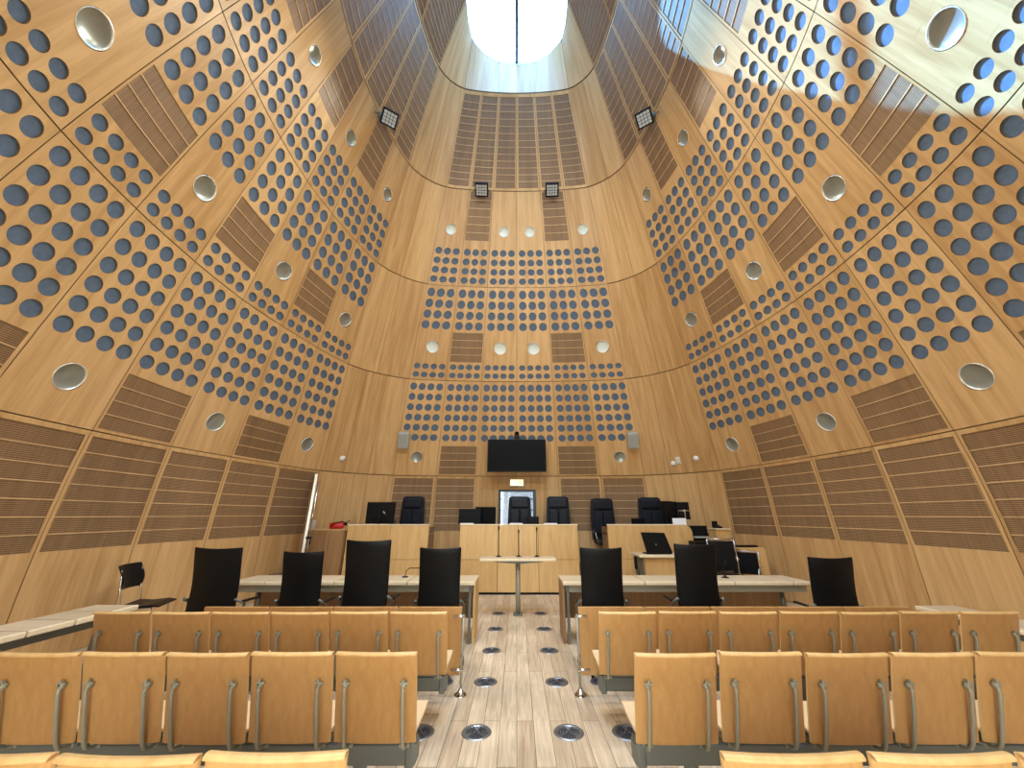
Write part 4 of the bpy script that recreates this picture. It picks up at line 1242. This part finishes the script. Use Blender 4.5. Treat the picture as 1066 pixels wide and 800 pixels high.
q = atY(404, 547, 9.05); mic((q.x, 9.05, DT), 0.42, 'microphone with grey head on the left bench', 0.10, head=M['greyp'], rz=-1.0)
q = atY(406, 547, 8.97); mic((q.x + 0.12, 9.0, DT), 0.22, 'short black microphone on the left bench beside the monitor', 0.05)
q = atY(693, 547, 9.0); mic((q.x, 8.99, DT), 0.25, 'black microphone on the right bench', 0.08)

def box_thing(name, label, cat, loc, parts, grp=None, rz=0):
    e = empty(name, loc, rz)
    for nm, c, s, m in parts:
        mb = MB(); mb.box(c, s, bev=min(s) * 0.15); mb.build(nm, m, e)
    tag(e, label, cat, grp); return e
def sheets(x, y, z, label, n=6, w=0.21, d=0.30, rz=0.0):
    box_thing('paper_stack', label, 'papers', (x, y, z), [('sheets', (0, 0, 0.012), (w, d, 0.024), M['paper']), ('top_sheet', (0.01, 0.008, 0.0255), (w, d, 0.002), M['paper'])], rz=rz)
# papers lying on the caps of the benches, nearly flat
for px, nm in ((486, 'left'), (537, 'middle'), (573, 'right')):
    q = atY(px, 546, 8.92)
    box_thing('paper_pad', 'white notepad on the middle bench, %s of three' % nm, 'notepad', (q.x, 8.912, 1.3995), [('pad', (0, 0, 0.010), (0.30, 0.06, 0.02), M['paper']), ('cover', (0, 0, 0.0215), (0.29, 0.055, 0.003), M['white'])], 'notepads on the middle bench')
q = atY(706, 541, 9.0)
e = empty('document_holder', (q.x + 0.02, 9.0, DT), -0.1)
mb = MB(); mb.box((0, 0.0, 0.20), (0.30, 0.012, 0.24), R=None); mb.build('sheet', M['paper'], e)
mb = MB(); mb.box((0, 0.02, 0.10), (0.22, 0.012, 0.20)); mb.box((0, 0.03, 0.006), (0.24, 0.14, 0.012)); mb.build('stand', M['white'], e)
tag(e, 'white sheet on a stand at the outer end of the right bench', 'document holder')

# clerk's area to the right
q0 = atY(664, 578, 7.75); q1 = atY(760, 587, 7.75)
zt = q0.z
e = empty('clerk_desk', (q0.x, 7.75, 0))
W = 1.52
mb = MB(); mb.box((W / 2, 0.28, zt - 0.015), (W, 0.60, 0.03)); mb.build('desk_top', M['top'], e, bevel=0.004)
mb = MB(); mb.box((W / 2, -0.025, zt - 0.022), (W - 0.04, 0.022, 0.045)); mb.build('lipping', M['edge'], e, bevel=0.006)
mb = MB(); mb.box((0.48, 0.05, (zt - 0.03) / 2), (0.70, 0.03, zt - 0.03)); mb.build('front_panel', M['bench'], e)
for x in (0.10, W - 0.04):
    mb = MB(); mb.box((x, 0.30, (zt - 0.03) / 2), (0.035, 0.5, zt - 0.03)); mb.build('end_panel', M['steel'], e)
tag(e, 'small wooden clerk desk in front of the right bench', 'desk')
# cable tray / phone hanging at its left
e = empty('telephone', (q0.x - 0.04, 7.80, zt - 0.26))
mb = MB(); mb.box((0, 0, 0.12), (0.05, 0.06, 0.22), bev=0.01); mb.build('handset', M['black'], e)
mb = MB(); mb.tube([(0, 0, 0.02), (0.05, 0.02, -0.10), (0.06, 0.05, 0.0)], 0.006, 6); mb.build('cord', M['black'], e)
tag(e, 'black handset hanging on the left edge of the clerk desk', 'telephone')
# laptop with its lid open, back of the lid towards us
a = atY(669.5, 555, 7.85); b = atY(699, 577, 7.85)
e = empty('laptop', ((a.x + b.x) / 2 - 0.03, 7.84, zt), 0.0)
R = Matrix.Rotation(math.radians(-14), 3, 'X')
w = b.x - a.x - 0.02; hh_ = a.z - zt
mb = MB()
pl = [(-w / 2 + 0.05, 0.02), (w / 2 + 0.07, 0.02), (w / 2 - 0.05, hh_), (-w / 2 - 0.03, hh_ + 0.012)]
mb.prism(pl, 'y', 0.0, 0.022); mb.build('lid', M['black'], e, bevel=0.005)
mb = MB(); mb.box((0.05, 0.14, 0.012), (w, 0.26, 0.022)); mb.build('keyboard_base', M['black'], e)
mb = MB(); mb.lathe([(0, 0), (0.012, 0), (0.012, 0.004), (0, 0.004)], (0.0, -0.001, hh_ * 0.45), R=Matrix.Rotation(PI / 2, 3, 'X'), n=12); mb.build('badge', M['dish'], e)
tag(e, 'open black laptop seen from behind on the clerk desk', 'laptop')

# printer and trays on a dark stand right of the right bench
a = atY(716, 546, 9.0); b = atY(744, 556, 9.0)
e = empty('printer', ((a.x + b.x) / 2, 9.32, 0))
mb = MB(); mb.box((0, 0.1, 0.45), (0.50, 0.5, 0.90), bev=0.01); mb.build('stand', M['black'], e)
mb = MB(); mb.box((0, 0.1, 1.06), (0.50, 0.48, 0.32), bev=0.03); mb.build('body', M['black'], e)
mb = MB(); mb.box((0.06, -0.16, 1.12), (0.40, 0.14, 0.02), R=Matrix.Rotation(0.2, 3, 'X')); mb.build('paper_tray', M['greyp'], e)
mb = MB(); mb.prism([(-0.1, 1.22), (0.28, 1.22), (0.28, 1.24), (-0.1, 1.36)], 'x', -0.24, 0.24); mb.build('lid', M['black'], e)
tag(e, 'black printer on a stand behind the right end of the right bench', 'printer')
# light wooden box shelf behind
a = atY(742, 551, 8.75); b = atY(758, 562, 8.75)
e = empty('wooden_cupboard', ((a.x + b.x) / 2 + 0.05, 8.70, 0))
w = b.x - a.x
mb = MB(); mb.box((0, 0.2, a.z / 2), (w, 0.36, a.z - 0.02)); mb.build('body', M['bench'], e, bevel=0.004)
mb = MB(); mb.box((0, 0.0, a.z / 2 - 0.02), (w - 0.04, 0.02, a.z - 0.12)); mb.build('door', M['bench'], e)
mb = MB(); mb.box((0, 0.19, a.z), (w + 0.03, 0.40, 0.02)); mb.build('top_board', M['edge'], e)
tag(e, 'low light wood cupboard against the right corner wall', 'cupboard')
e = empty('desk_telephone', ((a.x + b.x) / 2 + 0.05, 8.93, a.z + 0.012))
mb = MB(); mb.prism([(-0.08, 0), (0.08, 0), (0.08, 0.07), (-0.08, 0.03)], 'x', -0.08, 0.08); mb.build('body', M['black'], e, bevel=0.005)
mb = MB(); mb.box((-0.04, 0.02, 0.10), (0.05, 0.19, 0.10), bev=0.015); mb.build('handset', M['black'], e)
tag(e, 'small black telephone on top of the low light wood cupboard', 'telephone')
# side desk along the right wall
a = atY(768, 570, 8.2); b = atY(792, 600, 8.2)
e = empty('side_desk', (a.x, 8.05, 0))
w = 0.50
mb = MB(); mb.box((w / 2 - 0.05, 0.0, (a.z - 0.03) / 2), (w, 0.03, a.z - 0.03)); mb.build('end_panel', M['bench'], e)
mb = MB(); mb.box((w / 2 - 0.07, 0.19, a.z - 0.015), (w + 0.02, 0.40, 0.03)); mb.build('desk_top', M['bench'], e, bevel=0.004)
mb = MB(); mb.box((w / 2 - 0.05, 0.36, (a.z - 0.03) / 2), (w, 0.03, a.z - 0.03)); mb.build('rear_panel', M['bench_dark'], e)
tag(e, 'light wood desk end standing by the right wall beside the black armchair', 'desk')
e = empty('keyboard', (a.x + 0.18, 8.24, a.z), 0.1)
mb = MB(); mb.box((0, 0, 0.015), (0.46, 0.16, 0.022), bev=0.006); mb.build('body', M['black'], e)
mb = MB(); 
for r in range(4):
    for k in range(12): mb.box((-0.2 + k * 0.036, -0.055 + r * 0.035, 0.031), (0.028, 0.028, 0.01))
mb.build('keys', M['leather2'], e)
e2 = e; tag(e, 'black keyboard on the wood desk by the right wall', 'keyboard')
e = empty('document_tray', (a.x - 0.52, 8.62, 0.0), 0.05)
mb = MB(); mb.box((0, 0, 0.48), (0.5, 0.4, 0.96), bev=0.01); mb.build('body', M['black'], e)
mb = MB(); mb.box((-0.03, -0.02, 1.02), (0.4, 0.32, 0.10), bev=0.01); mb.build('tray', M['black'], e)
tag(e, 'black equipment cabinet behind the framed chair on the right', 'cabinet')

# metal framed visitor chair at the right, and the armchair beside the side desk, and the one by the left wall
def make_frame_chair(name='visitor_chair'):
    e = empty(name)    # faces +Y, back towards -Y
    mb = MB(); mb.box((0, 0, 0.70), (0.42, 0.03, 0.36), bev=0.012); mb.build('backrest', M['leather'], e)
    mb = MB(); mb.box((0, 0.24, 0.455), (0.46, 0.44, 0.05), bev=0.018); mb.build('seat', M['leather'], e)
    for s in (-1, 1):
        mb = MB(); mb.tube([(s * 0.235, 0.02, 0.90), (s * 0.235, -0.005, 0.60), (s * 0.235, 0.03, 0.45), (s * 0.235, -0.06, 0.0)], 0.011, 8); mb.build('leg', M['chrome'], e)
        mb = MB(); mb.tube([(s * 0.245, 0.42, 0.0), (s * 0.245, 0.40, 0.44), (s * 0.265, 0.38, 0.64), (s * 0.265, 0.30, 0.66), (s * 0.26, 0.02, 0.66)], 0.011, 8); mb.build('leg', M['chrome'], e)
    mb = MB(); mb.tube([(-0.235, 0.02, 0.90), (0.235, 0.02, 0.90)], 0.011, 8); mb.tube([(-0.235, 0.03, 0.45), (0.235, 0.03, 0.45)], 0.011, 8); mb.tube([(-0.245, 0.4, 0.43), (0.245, 0.4, 0.43)], 0.011, 8); mb.build('cross_bar', M['chrome'], e)
    return e
vc = make_frame_chair()
q = atY(744, 560, 7.35)
vc.location = (q.x - 0.03, 7.10, 0); vc.scale = (0.95, 1, q.z / 0.91); vc.rotation_euler = (0, 0, -0.15)
tag(vc, 'black chair with bright metal frame at the right end of the clerk desk', 'chair')
c = copy_tree(vc); q = atY(768, 577, 7.7)
c.location = (q.x + 0.16, 7.80, 0); c.scale = (1.1, 1, q.z / 0.86); c.rotation_euler = (0, 0, 2.4)
tag(c, 'black armchair with bright curved arm in front of the wood desk by the right wall', 'chair')

# stacking chair by the left wall, seen from its side with shell back
e = empty('stacking_chair', (-5.12, 5.50, 0), math.radians(-70)); e.scale = (1.12, 1.0, 1.10)
curved_back(0.44, 0.46, 0.62, 0.89, 0.02, 0.05, 0.05, M['leather'], 'backrest', e, NX=8, NZ=6)
mb = MB()
mb.prism([(0.05, 0.47), (0.20, 0.455), (0.38, 0.465), (0.46, 0.45), (0.47, 0.435), (0.38, 0.44), (0.20, 0.43), (0.05, 0.445)], 'x', -0.22, 0.22); mb.build('seat', M['leather'], e, bevel=0.006)
for s in (-1, 1):
    mb = MB(); mb.tube([(s * 0.21, -0.03, 0.84), (s * 0.215, 0.02, 0.62), (s * 0.21, 0.06, 0.47), (s * 0.235, 0.0, 0.0)], 0.010, 8); mb.build('leg', M['chrome'], e)
    mb = MB(); mb.tube([(s * 0.20, 0.06, 0.43), (s * 0.20, 0.38, 0.43), (s * 0.24, 0.44, 0.0)], 0.010, 8); mb.build('leg', M['chrome'], e)
mb = MB(); mb.tube([(-0.2, 0.2, 0.425), (0.2, 0.2, 0.425)], 0.009, 8); mb.build('cross_bar', M['chrome'], e)
tag(e, 'black stacking chair with bright metal legs against the left wall', 'chair')

# thin microphone stem behind the left long table, and bent arm
q = atY(423, 597, 6.1)
e = empty('gooseneck_microphone', (q.x, 6.05, 0.737))
mb = MB(); mb.lathe([(0, 0), (0.045, 0), (0.045, 0.01), (0, 0.014)], n=14); mb.build('base', M['black'], e)
mb = MB(); mb.tube([(0, 0, 0.01), (0.01, 0, 0.08), (0.05, 0, 0.12), (0.20, 0, 0.12)], 0.006, 8); mb.build('gooseneck', M['black'], e)
mb = MB(); mb.tube([(0.20, 0, 0.12), (0.26, 0, 0.12)], 0.011, 8); mb.build('microphone_head', M['black'], e)
tag(e, 'bent thin black microphone on the left long table, left of the chair nearest the aisle', 'microphone')
q = atY(756, 607, 6.0)
mic((q.x, 6.0, 0.737), 0.20, 'short black microphone on the right long table', 0.06)

# ---------------------------------------------------------------- light
w = bpy.data.worlds.new('world'); SC.world = w; w.use_nodes = True
bg = w.node_tree.nodes['Background']
bg.inputs[0].default_value = (0.80, 0.90, 1.0, 1); bg.inputs[1].default_value = 10.5

sun_d = bpy.data.lights.new('sun', 'SUN'); sun = bpy.data.objects.new('sun', sun_d); COL.objects.link(sun)
sun_d.energy = 26.0; sun_d.angle = math.radians(0.6); sun_d.color = (0.55, 0.85, 1.0)
sun.rotation_euler = Vector((0.76, -0.48, -1)).to_track_quat('-Z', 'Y').to_euler()
sun.location = (-8, 8, 18)

def area(name, loc, target, sx, sy, power, color=(1, 1, 1), portal=False, spread=PI):
    d = bpy.data.lights.new(name, 'AREA'); d.shape = 'RECTANGLE'; d.size = sx; d.size_y = sy; d.energy = power; d.color = color
    o = bpy.data.objects.new(name, d); COL.objects.link(o); o.location = loc
    o.rotation_euler = (Vector(target) - Vector(loc)).to_track_quat('-Z', 'Y').to_euler()
    d.spread = spread
    if portal: d.cycles.is_portal = True
    return o
area('skylight_portal', (0, 2.73, EYE + SK_H + 0.2), (0, 2.73, 0), 2.1, 5.6, 1, portal=True)
area('added_window_portal', (0, -2.6, 1.3), (0, 5, 1.3), 5.4, 2.6, 1, portal=True)  # portal for the glazing added behind the seats

SC.view_settings.view_transform = 'Standard'
try: SC.view_settings.look = 'None'
except Exception: pass
SC.view_settings.gamma = 1
SC.view_settings.use_curve_mapping = False
SC.view_settings.exposure = 0.5
SC.cycles.max_bounces = 10
SC.cycles.diffuse_bounces = 6
SC.cycles.transparent_max_bounces = 12
SC.cycles.sample_clamp_indirect = 6
SC.cycles.use_denoising = True
